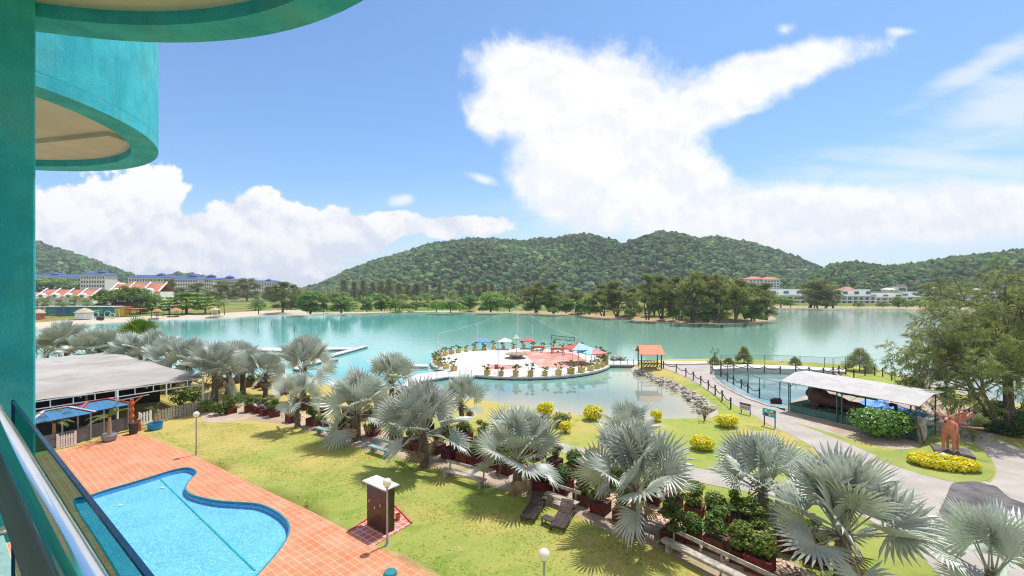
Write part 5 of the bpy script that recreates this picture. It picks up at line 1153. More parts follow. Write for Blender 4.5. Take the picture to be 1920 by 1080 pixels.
def spindly(px, by, h, lab, seed, n=10):
    p = G(px,by); g = np.random.default_rng(seed); rt = thing('sapling', lab, 'sapling', p, 0, 'thin saplings'); m = MB(); lf = MB(); cl = []
    for i in range(n):
        a = g.uniform(0,6.28); e = Vector((math.cos(a)*h*.45*g.random(), math.sin(a)*h*.45*g.random(), h*g.uniform(.5,1))); m.tube([(0,0,-.03), (e.x*.3,e.y*.3,e.z*.5), e], [.035,.02,.008], 5); cl.append((tuple(e), (.16,.16,.12)))
    lf.leaves(cl, n*14, .13, g, .5, .4, .6); m.build('stem', bark, rt); lf.build('foliage', leaf_bonsai, rt)
spindly(1321,789, 1.5, 'thin green sapling at the corner of the lagoon', 1); spindly(1733,834, 2.4, 'bare-branched sapling right of the shed by the orange statue', 2, 7); spindly(1690,735, 2.0, 'thin sapling behind the right end of the shed', 3); spindly(1340,672, 1.6, 'thin yellowish sapling behind the rope fence corner', 4)
m = MB(); p = G(1716,826); m.blob(p+Vector((.25,0,.7)), (.30,.28,.85), 3, .3, 0, 7); tag(m.build('rock_pillar', rock_m), 'grey rugged rock pillar at the right front post of the shed', 'rock')
# ================================================================== CANOPY, KIOSKS AND FENCES ON THE LEFT
NR = P(381,709,40.2); DA = Vector((-.585,-.81,0)); DB = Vector((-.81,.585,0)); zc = NR.z
cb = Vector((NR.x, NR.y, 0)); can = thing('canopy_roof', 'wide flat grey canopy roof with a white lattice edge over the kiosks', 'canopy', cb)
LA, LB = 24.0, 27.0
roof_m = mat('canopy_sheet', (.30,.275,.25), .8, (.40,.375,.35), vs=.16, bump=.12, bs=2.0, dirt=((.25,.20,.15), .22, .7))
m = MB(); nu, nv = 24, 28; vs = []
for j in range(nv+1):
    for i in range(nu+1):
        a, b = LA*i/nu, LB*j/nv; p = DA*a + DB*b; vs.append((p.x, p.y, zc + .06 + .09*abs(math.sin(b/LB*math.pi*3))**1.5 + .035*math.sin(a*2.1)))
m.add(vs, [(j*(nu+1)+i, (j+1)*(nu+1)+i, (j+1)*(nu+1)+i+1, j*(nu+1)+i+1) for j in range(nv) for i in range(nu)]); o = m.build('sheet', roof_m, can, smooth=True); o.modifiers.new('t','SOLIDIFY').thickness = -.03
m = MB(); zt = zc; zb = zc-.52
for z in (zt, zb): m.bar(Vector((0,0,z)), DA*LA+Vector((0,0,z)), .07)
for i in range(21): p = DA*(LA*i/20); m.bar(p+Vector((0,0,zb)), p+Vector((0,0,zt)), .05)
for z in (zt, zb): m.bar(Vector((0,0,z)), DB*LB+Vector((0,0,z)), .07)
for i in range(1,21): p = DB*(LB*i/20); m.bar(p+Vector((0,0,zb)), p+Vector((0,0,zt)), .05)
m.build('lattice_edge', white, can)
m = MB()
for i in range(1,6): p = DA*(LA*i/6); m.bar(p+Vector((0,0,zt-.1)), p+DB*LB+Vector((0,0,zt-.1)), .08, .2)
m.build('roof_beam', grey_paint, can)
for a in (0, 5.9, 12, 18, 24):
    for b in (0, 9, 18, 27): p = DA*a + DB*b; k = MB(); k.bar(p+Vector((0,0,0)), p+Vector((0,0,zt)), .13); k.build('post', white, can)
kd = Vector((.49,.87,0)).normalized(); kn = Vector((-kd.y, kd.x, 0)); ka = math.atan2(kd.y, kd.x)            # local x along the deck edge, local y away from the pool
blue_sheet = brick('blue_corrugated', (.03,.15,.30), (.04,.19,.36), (.02,.09,.22), .16, 6, .02, 0, .5, 0, .2); red_ridge = mat('red_ridge', (.42,.06,.05), .6); grey_panel = mat('grey_panel', (.16,.155,.16), .8, (.22,.21,.21), vs=2)
def kiosk(c, L, W, lab, ridge):
    rt = thing('kiosk', lab, 'kiosk', c, ka, 'blue-roofed kiosks under the canopy'); e, r = 1.95, 2.40
    q = [(-L/2,0,e),(L/2,0,e),(L/2,W,e),(-L/2,W,e)]; r0, r1 = (-L*.18,W/2,r), (L*.18,W/2,r)
    m = MB(); m.add(q+[r0,r1], [(0,1,5,4),(1,2,5),(2,3,4,5),(3,0,4)]); o = m.build('roof', blue_sheet, rt); o.modifiers.new('t','SOLIDIFY').thickness = .04
    m = MB(); up = Vector((0,0,.05))
    for a, b in ((q[0],r0),(q[1],r1),(q[2],r1),(q[3],r0),(r0,r1)): m.bar(Vector(a)+up, Vector(b)+up, .18, .05)
    m.build('ridge_cap', ridge, rt)
    for x, y in ((-L/2+.2,.25),(L/2-.2,.25),(-L/2+.2,W-.25),(L/2-.2,W-.25),(0,.25)): k = MB(); k.bar((x,y,0),(x,y,e+.05),.08); k.build('post', grey_paint, rt)
    m = MB(); m.box((0,.3,.48), (L-.3,.06,.96)); m.build('counter', grey_panel, rt)
    m = MB(); m.box((0,W-.3,1.0), (L-.3,.06,2.0)); m.build('back_wall', dark, rt)  # dark colour puts the shade of the kiosk interior on this wall
    return rt
kc = G(206,820); kiosk(kc + kn*.75, 3.3, 2.6, 'blue-roofed kiosk with red ridges beside the orange totem post', red_ridge)
kiosk(G(128,842) + kn*.8, 3.4, 2.6, 'blue-roofed kiosk with pale pink ridges partly behind the glass', mat('pink_ridge', (.55,.36,.36), .6))
m = MB(); a, b = G(60,800) + kn*6.5, G(330,760)+kn*3; m.bar(a+Vector((0,0,1.1)), b+Vector((0,0,1.1)), .1, 2.2); tag(m.build('dark_panel', mat('dark_panel_mat', (.03,.03,.032), .9)), 'dark upright panel at the back of the canopy', 'wall')  # near-black upright panel behind the kiosks
def small_palm(px, by, h, lab, seed, pot=True):
    p = G(px,by); g = np.random.default_rng(seed); rt = thing('potted_palm', lab, 'potted palm', p, 0, 'potted palms at the deck edge')
    if pot: m = MB(); m.lathe([(.28,0),(.40,.12),(.46,.42),(.40,.55),(.36,.50),(.0,.46)], (0,0,0), 16); m.build('pot', mat('grey_bowl', (.20,.20,.22), .5, rnd=.1), rt)
    m = MB(); m.tube([(0,0,.3),(.02,0,h*.35),(0,.02,h*.62)], [.14,.11,.08], 10); m.build('trunk', mat('ringed_trunk', (.36,.20,.12), .8, (.42,.34,.18), vs=8), rt)
    lf = MB()
    for i in range(8):
        az = i*2.4 + g.random()*.4; frond(lf, Vector((0,0,h*.6)), az, R(g.uniform(25,80)), h*.55, g, 14, .34)
    lf.build('fronds', leaf_coco, rt)
def frond(mb, base, az, el, L, g, n=16, wl=.5, m=0):
    d = Vector((math.cos(az)*math.cos(el), math.sin(az)*math.cos(el), math.sin(el))); p = base.copy(); pts = [p.copy()]; dd = d.copy(); st = L/10
    for i in range(10): p = p + dd*st; dd = (dd + Vector((0,0,-.16))).normalized(); pts.append(p.copy())
    mb.tube(pts, [.022]*6 + [.012]*5, 4, m); vs = []; f = []
    for i in range(n):
        t = .18 + .80*i/n; k = t*10; j = min(9, int(k)); q = pts[j].lerp(pts[j+1], k-j); ax = (pts[j+1]-pts[j]).normalized(); sd_ = ax.cross(Vector((0,0,1))); sd_ = sd_.normalized() if sd_.length > .01 else Vector((1,0,0))
        ln = wl*L*.5*math.sin(.25 + t*2.7)
        for s in (-1,1):
            e = q + (sd_*s*.8 + ax*.55 + Vector((0,0,-.30 + g.normal()*.12))).normalized()*ln*g.uniform(.85,1.1); mid = q.lerp(e,.5) + Vector((0,0,.06*ln)); w = ax*.05*L*.35; b = len(vs); vs += [q, mid+w, e, mid-w]; f.append((b,b+1,b+2,b+3))
    mb.add([tuple(v) for v in vs], f, m, np.repeat((.8+.4*g.random((len(f),1)))*np.ones((1,3)), 4, 0))
small_palm(205,827,2.7,'potted palm with swollen ringed trunk in a grey bowl before the counter',1); small_palm(101,838,2.6,'potted palm seen beside the tinted glass panel',2); small_palm(290,800,1.7,'short palm in the blue tub by the canopy post',3,False)
m = MB(); p = G(291,805); m.lathe([(.36,0),(.45,.05),(.50,.5),(.46,.5),(.42,.1),(.0,.1)], p, 16); tag(m.build('blue_tub', mat('blue_plastic', (.02,.22,.50), .4)), 'bright blue plastic tub on the lawn at the canopy post', 'tub')
tp = G(247,808); rt = thing('totem_post', 'carved orange-red post with two upswept arms under the canopy edge', 'post', tp, ka); red_wood = mat('orange_red_wood', (.42,.075,.025), .7, (.55,.16,.06), vs=5, bump=.6, bs=12)
m = MB(); prof = [(.15+.03*math.sin(i*1.3), i*.1) for i in range(25)]; m.lathe(prof, (0,0,0), 10); m.build('shaft', red_wood, rt)
for s in (-1,1): m = MB(); m.bar((0,0,2.0), (s*.75,0,2.55), .09); m.build('arm', red_wood, rt)
m = MB(); m.bar((-1.6,0,2.45),(1.1,0,2.52), .06); m.build('crossbar', grey_paint, rt)
p = G(250,814); rt = thing('waste_bin', 'black waste bin at the foot of the orange totem post', 'bin', p); m = MB(); m.lathe([(.24,0),(.29,.75),(.30,.76),(.0,.76)], (0,0,0), 14); m.build('body', dark, rt); m = MB(); m.lathe([(.31,.76),(.31,.84),(.0,.90)], (0,0,0), 14); m.build('lid', dark, rt)
m = MB(); p = G(261,808); m.lathe([(.12,0),(.14,.5),(.10,.7),(.16,.9),(.0,.95)], p, 10); tag(m.build('carved_stump', red_wood), 'short orange-red carved stump right of the black bin', 'stump')
def pickets(a, b, n, h, mt, lab, w=.09, rail=True):
    a, b = G(*a), G(*b); rt = thing('picket_fence', lab, 'fence', a, math.atan2(b.y-a.y,b.x-a.x)); L = (b-a).length
    m = MB()
    for i in range(n):
        x = L*(i+.5)/n; m.prism([(x-w/2,-.015),(x+w/2,-.015),(x+w/2,.015),(x-w/2,.015)], .05, h); m.add([(x-w/2,-.015,h),(x+w/2,-.015,h),(x+w/2,.015,h),(x-w/2,.015,h),(x,0,h+.1)], [(0,1,4),(1,2,4),(2,3,4),(3,0,4)])
    m.build('pickets', mt, rt)
    if rail:
        k = MB()
        for z in (.25,h*.8): k.bar((0,.045,z),(L,.045,z),.04,.08)
        k.build('rail', mt, rt)
    for x in (0,L): k = MB(); k.bar((x,.05,0),(x,.05,h+.15),.1); k.build('post', mt, rt)
pickets((108,843),(142,836),7,.85,white,'white picket fence at the deck edge beside the glass panel'); pickets((262,801),(284,794),4,1.0,white,'short white picket fence left of the blue tub',.14); pickets((297,793),(378,772),16,.95,wood_old,'weathered grey picket fence between canopy posts',.16)
for i, (x, y, h, lab) in enumerate(((338,768,1.6,'leafy shrub behind the weathered picket fence, left one'), (362,762,1.8,'leafy shrub behind the weathered picket fence, right one'), (388,776,1.1,'green shrub at the foot of the canopy corner post'), (412,782,1.2,'flowering green shrub between canopy corner and first red planter'), (438,768,1.5,'tall green shrub behind the first red planters'), (318,740,1.6,'shrub in the shade under the canopy edge'))):
    bush(x, y, h*.7, h*.6, h, lab, leaf_bonsai if i % 2 else leaf_green, 620, .16, 50+i, 'shrub', group='shrubs round the canopy corner')
m = MB(); pts = [G(386,725,1.9), G(394,735,1.5), G(390,750,.9), G(400,758,.5), G(397,748,1.0), G(402,740,1.4)]; m.tube(pts, .02, 5); tag(m.build('hose_loop', white), 'thin pale hose loops hanging beside the canopy corner palm', 'hose')

# ================================================================== THE BIG CASUARINA ON THE RIGHT
def big_casuarina():
    b = G(1885,800); g = np.random.default_rng(77); rt = thing('casuarina_tree', 'large feathery casuarina tree with several leaning trunks at the right frame edge', 'tree', b)
    tr = MB(); lf = MB(); tips = []
    def grow(p, d, L, r, depth):
        n = 5; pts = [p.copy()]; q = p.copy(); dd = d.copy()
        for i in range(n): q = q + dd*L/n; dd = (dd + Vector((g.normal()*.07, g.normal()*.07, (.05 if depth == 0 else -.045)))).normalized(); pts.append(q.copy())
        tr.tube(pts, [max(.008, r*(1-.14*i)) for i in range(n+1)], 7 if depth < 2 else 4)
        if depth < 3:
            k = (9,6,5)[depth]
            for j in range(k):
                t = .30 + .68*(j+.5)/k; kk = t*n; i = min(n-1,int(kk)); s = pts[i].lerp(pts[i+1], kk-i); ax = (pts[i+1]-pts[i]).normalized()
                az = j*2.4 + g.uniform(-.5,.5); sd_ = ax.orthogonal().normalized(); sd_.rotate(Matrix.Rotation(az,3,ax)); bd = (ax*(.45 if depth == 0 else .7) + sd_*.95 + Vector((0,0,.12))).normalized()
                grow(s, bd, L*(.62 if depth == 0 else .55)*(1.15-t*.55)*g.uniform(.8,1.15), r*(.42 if depth == 0 else .5), depth+1)
        if depth >= 2: tips.append((pts, depth))
    for (dx, dy, dz, L, r, ox) in ((-.50,.05,1,7.6,.17,-.35),(-.20,-.15,1,9.2,.20,.1),(.05,.1,1,11.0,.26,.5),(.28,-.05,1,10.6,.22,.9),(.50,.1,1,9.0,.18,1.3),(-.85,-.25,.85,7.6,.13,-.5),(.75,.2,1,8,.16,1.6),(-.62,.35,.95,7.8,.13,-.2)):
        grow(Vector((ox,0,-.1)), Vector((dx,dy,dz)).normalized(), L, r, 0)
    cl = []
    n = 0; V = []
    for pts, dp in tips:
        for kq in range(34 if dp == 3 else 18):
            t = g.random()*5; i = min(4,int(t)); s = np.array(pts[i].lerp(pts[i+1], t-i)); d0 = np.array(pts[i+1]-pts[i]); d0 /= np.linalg.norm(d0)
            d = d0*.7 + g.normal(size=3)*.5 + np.array([0,0,-.35]); d /= np.linalg.norm(d); L = g.uniform(.22,.46); sd_ = np.cross(d, g.normal(size=3)); sd_ /= np.linalg.norm(sd_); w = .021
            V.append([s, s+d*L*.5+sd_*w, s+d*L+np.array([0,0,-.06]), s+d*L*.5-sd_*w])
    V = np.array(V).reshape(-1,3); k = len(V)//4
    # each bough keeps a tone of its own, olive to grey-green
    tone = np.repeat(.75 + .5*g.random((k,1)), 4, 0)*(1 + .25*np.sin(V[:,[0]]*1.3 + V[:,[2]]*1.7))*np.array([1.05,1,.9])
    lf.add(V, np.arange(4*k).reshape(k,4), 0, tone.clip(.4,1.8)); tr.build('trunk', bark, rt); lf.build('crown', mat('casuarina_olive', (.21,.265,.115), .7, (.32,.365,.17), vs=.5, vc=True, trans=.4), rt); return k
print('casuarina needles', big_casuarina())

# ================================================================== TREES ON THE FAR SHORE
def tree_proto(kind, seed, label, group, name):
    g = np.random.default_rng(seed); rt = thing(name, label, 'tree', (0,0,-80), 0, group); tr = MB(); lf = MB(); cl = []
    if kind == 'casu':           # 10 m tall, airy, several stems
        for i in range(3): tr.tube([(g.normal()*.2,g.normal()*.2,-.3),(g.normal()*.5,g.normal()*.5,4),(g.normal()*.9,g.normal()*.9,8.8)], [.15,.10,.03], 6)
        for i in range(40):
            t = g.random()**.9; r = 2.9*(1-(abs(t-.42)/.66)**2.2)*math.sqrt(g.random()); a = g.uniform(0,6.28); z = .9 + 8.6*t; p = (r*math.cos(a), r*math.sin(a), z); cl.append((p, (.95,.95,.7))); tr.tube([(0,0,max(1,z-1.5)), (p[0]*.5,p[1]*.5,z-.5), p], [.07,.04,.01], 4)
        lf.leaves(cl, 3600, .55, g, .28, .5, .9, shell=.6)
    elif kind == 'spire':        # narrow and pointed
        tr.tube([(0,0,-.3),(.1,0,5),(0,.05,10)], [.22,.14,.02], 6)
        for i in range(30):
            t = (i+.5)/30; r = 1.7*(1-t)**.7*g.uniform(.3,1); a = i*2.4; p = (r*math.cos(a), r*math.sin(a), 1.2 + 8.7*t); cl.append((p, (.75,.75,.55)))
        lf.leaves(cl, 1100, .62, g, .28, .4, .8, shell=.6)
    elif kind == 'broad':        # rounded broadleaf
        tr.tube([(0,0,-.3),(.1,.1,2.5),(0,.1,5)], [.3,.2,.06], 7)
        for i in range(16):
            a = i*2.4; r = 2.8*math.sqrt((i+.5)/16); p = (r*math.cos(a), r*math.sin(a), 4.9 + 2.6*(1-(r/2.9)**2) + g.uniform(-1.1,.5)); cl.append((p, (1.35,1.35,1.05))); tr.tube([(0,0,2.4), (p[0]*.5,p[1]*.5,p[2]-1.4), p], [.12,.07,.02], 5)
        for i in range(14): a = i*2.4; rr_ = 2.7*math.sqrt((i+2)/16); cl.append(((rr_*math.cos(a), rr_*math.sin(a), g.uniform(1.2,3.4)), (1.15,1.15,1.0)))
        lf.leaves(cl, 2800, .55, g, .65, .5, 1., shell=.4)
    elif kind == 'layer':        # sea almond, flat layers
        tr.tube([(0,0,-.3),(.1,0,3),(0,0,6.5)], [.3,.2,.06], 7)
        for l, (z, rr) in enumerate(((2.2,4.0),(3.6,4.2),(5.0,3.2),(6.3,1.9))):
            for i in range(9): a = i*2.4 + l; r = rr*math.sqrt((i+.6)/9); p = (r*math.cos(a), r*math.sin(a), z + g.uniform(-.25,.25)); cl.append((p, (1.1,1.1,.42))); tr.tube([(0,0,z-.6), p], [.09,.02], 4)
        lf.leaves(cl, 2400, .55, g, .65, .9, .7, shell=.5)
    elif kind == 'low':          # rounded shrub to the ground
        for i in range(12): a = i*2.4; r = 2.2*math.sqrt((i+.5)/12); cl.append(((r*math.cos(a), r*math.sin(a), 1.5 + 1.4*(1-(r/2.4)**2) + g.uniform(-.5,.4)), (1.1,1.1,1.1)))
        tr.tube([(0,0,-.3),(0,0,2)], [.2,.06], 6); lf.leaves(cl, 1100, .52, g, .65, .5, 1., shell=.4)
    elif kind == 'coco':
        tr.tube([(0,0,-.3),(.15,0,2.5),(.5,.1,5)], [.2,.15,.12], 8)
        for i in range(20): frond(lf, Vector((.5,.1,5)), i*2.4, R(g.uniform(-25,75)), 2.9, g, 14, .5)
    lm = {'casu': leaf_casu, 'spire': leaf_casu, 'broad': leaf_green, 'layer': leaf_bright, 'low': leaf_green, 'coco': leaf_coco}[kind]
    tr.build('trunk', bark, rt); lf.build('crown', lm, rt); return rt
BASEH = {'casu': 9.8, 'spire': 10.2, 'broad': 8.4, 'layer': 7.0, 'low': 3.9, 'coco': 6.6}; BASEW = {'casu': 6.4, 'spire': 4.0, 'broad': 7.6, 'layer': 10., 'low': 6.0, 'coco': 6.0}
tp_ = {}; cnt = {}
def far_tree(kind, px, by, ty, w, name, lab, group, zb=None, variants=2, key=None):
    zb = .5 if zb is None else zb; p = G(px, by, zb); h = (by-ty)/F*p.y; ww = w/F*p.y; kk = (kind, group); tp_.setdefault(kk, [])
    sz = h/BASEH[kind]; sx = ww/BASEW[kind]*(1.3 if kind == 'casu' else 1.15)
    if len(tp_[kk]) < variants: r = tree_proto(kind, 200+len(tp_)*7+len(tp_[kk])*31, lab, group, name); tp_[kk].append(r); r.location = p; r.rotation_euler = (0,0,random.uniform(0,6.28)); r.scale = (sx,sx,sz)
    else: dup(random.choice(tp_[kk]), p, random.uniform(0,6.28), (sx,sx,sz), lab)
# peninsula, from its tip westwards
pen = [('casu',1437,598,531,44),('casu',1412,600,528,52),('casu',1380,602,522,56),('casu',1345,603,511,62),('casu',1326,601,513,48),('casu',1296,602,507,60),('casu',1270,598,518,40),('casu',1240,596,517,46),('casu',1214,597,514,52),
       ('casu',1156,592,527,56),('casu',1130,591,534,44),('casu',1082,585,541,40),('casu',1003,584,528,52),('casu',1038,586,532,46)]
for i, (k, x, b, t, w) in enumerate(pen): far_tree(k, x, b, t, w, 'casuarina_tree', f'airy casuarina on the wooded spit across the lake, {ORD[i+1]} from its tip', 'casuarinas on the spit')
for i, (k, x, b, t, w) in enumerate([('broad',1105,589,552,34),('broad',1061,586,556,30),('broad',1037,586,553,28),('broad',1090,587,562,24),('broad',920,584,545,44),('broad',880,580,552,34),('low',955,583,562,34)]): far_tree(k, x, b, t, w, 'broadleaf_tree', f'small round green tree on the far bank, {ORD[i+1]} westward from the spit casuarinas', 'round trees on the far bank')
for i, (k, x, b, t, w) in enumerate([('low',845,585,562,40),('low',818,584,562,30),('low',862,583,570,28),('low',780,581,566,44),('low',742,582,560,34),('low',1180,597,577,22),('low',1320,603,585,34),('low',1262,598,580,26),('low',1415,601,584,40)]): far_tree(k, x, b, t, w, 'waterside_bush', f'rounded bush at the far waterline, {ORD[i+1]} in order from the stage towards the spit', 'bushes on the far waterline')
mid = [('broad',715,582,549,34),('broad',688,584,556,26),('broad',640,586,553,42),('broad',606,585,552,22),('broad',582,587,544,46),('broad',562,580,556,20)]
for i, (k, x, b, t, w) in enumerate(mid): far_tree(k, x, b, t, w, 'broadleaf_tree', f'green waterside tree straight behind the jetties, {ORD[i+1]} from the stage side', 'trees behind the jetties')
for i, (x, b, t, w) in enumerate([(531,584,528,40),(463,566,521,40),(440,563,528,30),(416,566,526,30),(371,566,530,36),(318,566,522,22),(340,566,540,26),(508,566,536,26),(551,566,533,24)]): far_tree('casu', x, b, t, w, 'casuarina_tree', f'ragged casuarina on the dry field before the blue-roofed blocks, {ORD[i+1]} from the jetties', 'casuarinas on the dry field')
for i, (x, b, t, w) in enumerate([(645,561,523,26),(664,561,527,22),(681,561,523,24),(699,561,527,22),(715,561,526,22),(730,561,521,24),(748,562,529,26),(765,562,532,26),(781,562,530,30),(800,562,533,22),(824,562,530,18),(866,562,531,22),(881,562,530,20),(896,562,532,20),(909,562,528,22),(923,562,530,20),(948,562,535,22),(965,562,534,24),(982,562,533,22)]): far_tree('spire', x, b, t, w, 'pointed_tree', f'narrow pointed casuarina in the row along the far road, {ORD[i+1]} from the left', 'pointed trees along the far road', variants=3)
for i, (x, b, t, w) in enumerate([(240,588,538,52),(262,588,540,44),(218,588,544,46),(195,588,545,40),(290,586,552,30)]): far_tree('broad', x, b, t, w, 'broadleaf_tree', f'dense green beach tree before the orange-roofed houses, {ORD[i+1]} from the larger house', 'beach trees on the left')
for i, (x, b, t, w) in enumerate([(350,588,548,74),(385,588,556,50),(318,589,562,46)]): far_tree('layer', x, b, t, w, 'sea_almond_tree', ['widest bright green layered tree on the left beach', 'bright layered tree beside the thatched beach shelter', 'low bright layered tree nearest the orange house'][i], 'layered trees on the beach', variants=1)
for i, (x, b, t, w) in enumerate([(88,590,551,34),(107,590,562,28),(116,592,560,26),(138,590,548,36),(410,588,556,24),(421,589,560,22),(485,588,554,26),(78,590,566,22),(160,590,560,26)]): far_tree('coco', x, b, t, w, 'coconut_palm', f'coconut palm on the left beach, {ORD[i+1]} of those before the orange houses and the field', 'coconut palms on the beach')
for i, (x, b, t, w) in enumerate([(95,560,517,80),(250,556,524,56),(180,556,530,50)]): far_tree('broad', x, b, t, w, 'broadleaf_tree', ['broad olive tree beside the turquoise pillar, behind the orange roofs', 'olive tree between the two orange-roofed rows', 'olive tree behind the left orange roofs'][i], 'olive trees behind the houses', variants=1)
rs = [('casu',1520,576,527,40),('casu',1532,577,524,44),('casu',1550,577,532,36),('casu',1562,577,540,30)]
for i, (k, x, b, t, w) in enumerate(rs): far_tree(k, x, b, t, w, 'casuarina_tree', f'dark casuarina in the clump before the white resort, {ORD[i+1]} from the left', 'dark clump before the resort')
for i, (k, x, b, t, w) in enumerate([('low',1464,576,555,34),('layer',1482,576,560,24),('broad',1685,576,555,24),('low',1725,577,560,34),('low',1745,577,562,30),('low',1610,576,566,20),('low',1700,577,566,20),('low',1775,577,560,40),('low',1800,578,562,36),('casu',1740,572,530,34),('casu',1785,570,536,40),('casu',1810,566,528,44),('low',1655,576,566,22)]): far_tree(k, x, b, t, w, 'waterside_tree', f'green tree on the resort waterfront, {ORD[i+1]} in order from the clump of casuarinas', 'trees on the resort waterfront')

gx_ = np.random.default_rng(21); fb = []
for i in range(46):
    x = 470 + 560*(i+.5)/46 + gx_.uniform(-5,5); b = gx_.uniform(566,584) if x > 830 else gx_.choice([gx_.uniform(580,584), gx_.uniform(563,568)]); hgt = gx_.uniform(8,20); fb.append((x, b, b-hgt, hgt*gx_.uniform(1.2,2.0)))
for i in range(26):
    x = 1010 + 430*(i+.5)/26 + gx_.uniform(-5,5); b = gx_.uniform(572, 590); hgt = gx_.uniform(9,22); fb.append((x, b, b-hgt, hgt*gx_.uniform(1.2,1.8)))
for i, (x, b, t, w) in enumerate(fb): far_tree('low' if i % 3 else 'layer', x, b, t, w, 'field_bush', f'bright field bush beyond the lake, {ORD[i % 36 + 1]} from the left {"behind the waterline trees" if i < 36 else "near the spit"}', 'bushes scattered over the far field', variants=3)
for i, (x, b, t, w) in enumerate([(1356,596,520,50),(1310,596,516,50),(1395,596,530,44),(1255,592,523,44),(1228,591,524,40),(1425,597,536,36),(1185,590,540,34)]): far_tree('casu', x, b, t, w, 'casuarina_tree', f'casuarina in the second row of the spit, {ORD[7-i]} of those behind the waterside ones', 'second row of casuarinas on the spit')
# ================================================================== BUILDINGS ACROSS THE LAKE
cream = mat('cream_wall', (.74,.69,.60), .85, var=.05); wht = mat('white_wall', (.80,.79,.77), .8, var=.05); winm = mat('window_glass', (.03,.06,.08), .15, spec=.8); tealw = mat('teal_window', (.03,.16,.18), .15, spec=.8); shade_m = mat('grey_trim', (.35,.34,.33), .8); terracotta = mat('terracotta_far', (.46,.14,.08), .8, (.56,.22,.14), vs=.3)
def facade(root, L, z0, z1, rows, cols, y, mt, wfrac=.55, hfrac=.5, name='window'):
    dz, dx = (z1-z0)/rows, L/cols
    for j in range(rows):
        for i in range(cols):
            m = MB(); m.box((-L/2+dx*(i+.5), y, z0+dz*(j+.5)), (dx*wfrac, .12, dz*hfrac)); m.build(name, mt, root)
def block(px0, px1, by, ty, Y, depth, rows, cols, label, cat, wallm, roof, win=winm, rz=0., group=None, name='apartment_block', roofh=3.5, band=False, wf=.55, hf=.5):
    x0, x1 = (px0-CX)/F*Y, (px1-CX)/F*Y; L = abs(x1-x0); z1 = H + (CY-ty)/F*Y; zb = .9
    rt = thing(name, label, cat, ((x0+x1)/2, Y, zb), rz, group); h = z1 - zb
    m = MB(); m.box((0,depth/2,h/2), (L,depth,h)); m.build('wall', wallm, rt)
    facade(rt, L*.96, h*.06, h*.97, rows, cols, -.02, win, wf, hf)
    if roof is not None:
        m = MB(); e = 1.2; q = [(-L/2-e,-e,h),(L/2+e,-e,h),(L/2+e,depth+e,h),(-L/2-e,depth+e,h)]; r0, r1 = (-L/2+depth*.4,depth/2,h+roofh), (L/2-depth*.4,depth/2,h+roofh)
        m.add(q+[r0,r1], [(0,1,5,4),(1,2,5),(2,3,4,5),(3,0,4),(3,2,1,0)]); m.build('roof', roof, rt)
    else:
        m = MB(); m.box((0,depth/2,h+.15), (L+.8,depth+.8,.3)); m.build('flat_roof', shade_m, rt)
    return rt, L, h
bg = 'blue-roofed apartment blocks'
def tower_cap(rt, x, y, z, w, hh):
    m = MB(); m.box((x,y,z+hh*.3), (w,w,hh*.6)); m.add([(x-w*.7,y-w*.7,z+hh*.6),(x+w*.7,y-w*.7,z+hh*.6),(x+w*.7,y+w*.7,z+hh*.6),(x-w*.7,y+w*.7,z+hh*.6),(x,y,z+hh*1.2)], [(0,1,4),(1,2,4),(2,3,4),(3,0,4),(3,2,1,0)]); m.build('stair_tower', blue_roof, rt)
for px0, px1, ty, Y, rows, cols, lab in ((40,120,518.5,470,4,14,'blue-roofed apartment block partly behind the turquoise pillar'), (118,168,519,455,4,9,'lower blue-roofed wing with a dark blue stair tower'), (150,197,515,440,5,9,'blue-roofed apartment block with pink stairwell left of the white hangar'),
                                         (240,322,520,470,4,16,'long blue-roofed apartment block right of the white hangar'), (322,372,522.5,440,5,10,'pale blue-roofed block with a blank white end wall'), (366,400,523,450,5,8,'cream and blue block with dark roof tower in the middle of the row'), (396,438,525,460,4,9,'blue-roofed block at the right end of the tall row'), (460,520,529,620,3,12,'distant low white block with blue roof boxes above the dry field')):
    rt, L, h = block(px0, px1, 560, ty, Y, 14, rows, cols, lab, 'apartment block', cream, blue_roof, group=bg, roofh=2.6); tower_cap(rt, L*.15, 7, h+.9, 5, 3.4)
c = P(207,520,520); rt = thing('hangar', 'white swooping-roofed hall between the blue-roofed blocks', 'hall', (c.x,c.y,.9)); m = MB(); n = 12
for i in range(n): x0, x1 = -16+32*i/n, -16+32*(i+1)/n; z = lambda x: 13.5 + 1.6*math.cos(x*.28); m.add([(x0,0,z(x0)),(x1,0,z(x1)),(x1,16,z(x1)+1),(x0,16,z(x0)+1),(x0,0,z(x0)-.6),(x1,0,z(x1)-.6)], [(0,1,2,3),(4,5,1,0)])
m.build('roof', white, rt); m = MB(); m.box((0,8,5.5), (26,14,11)); m.build('wall', cream, rt)
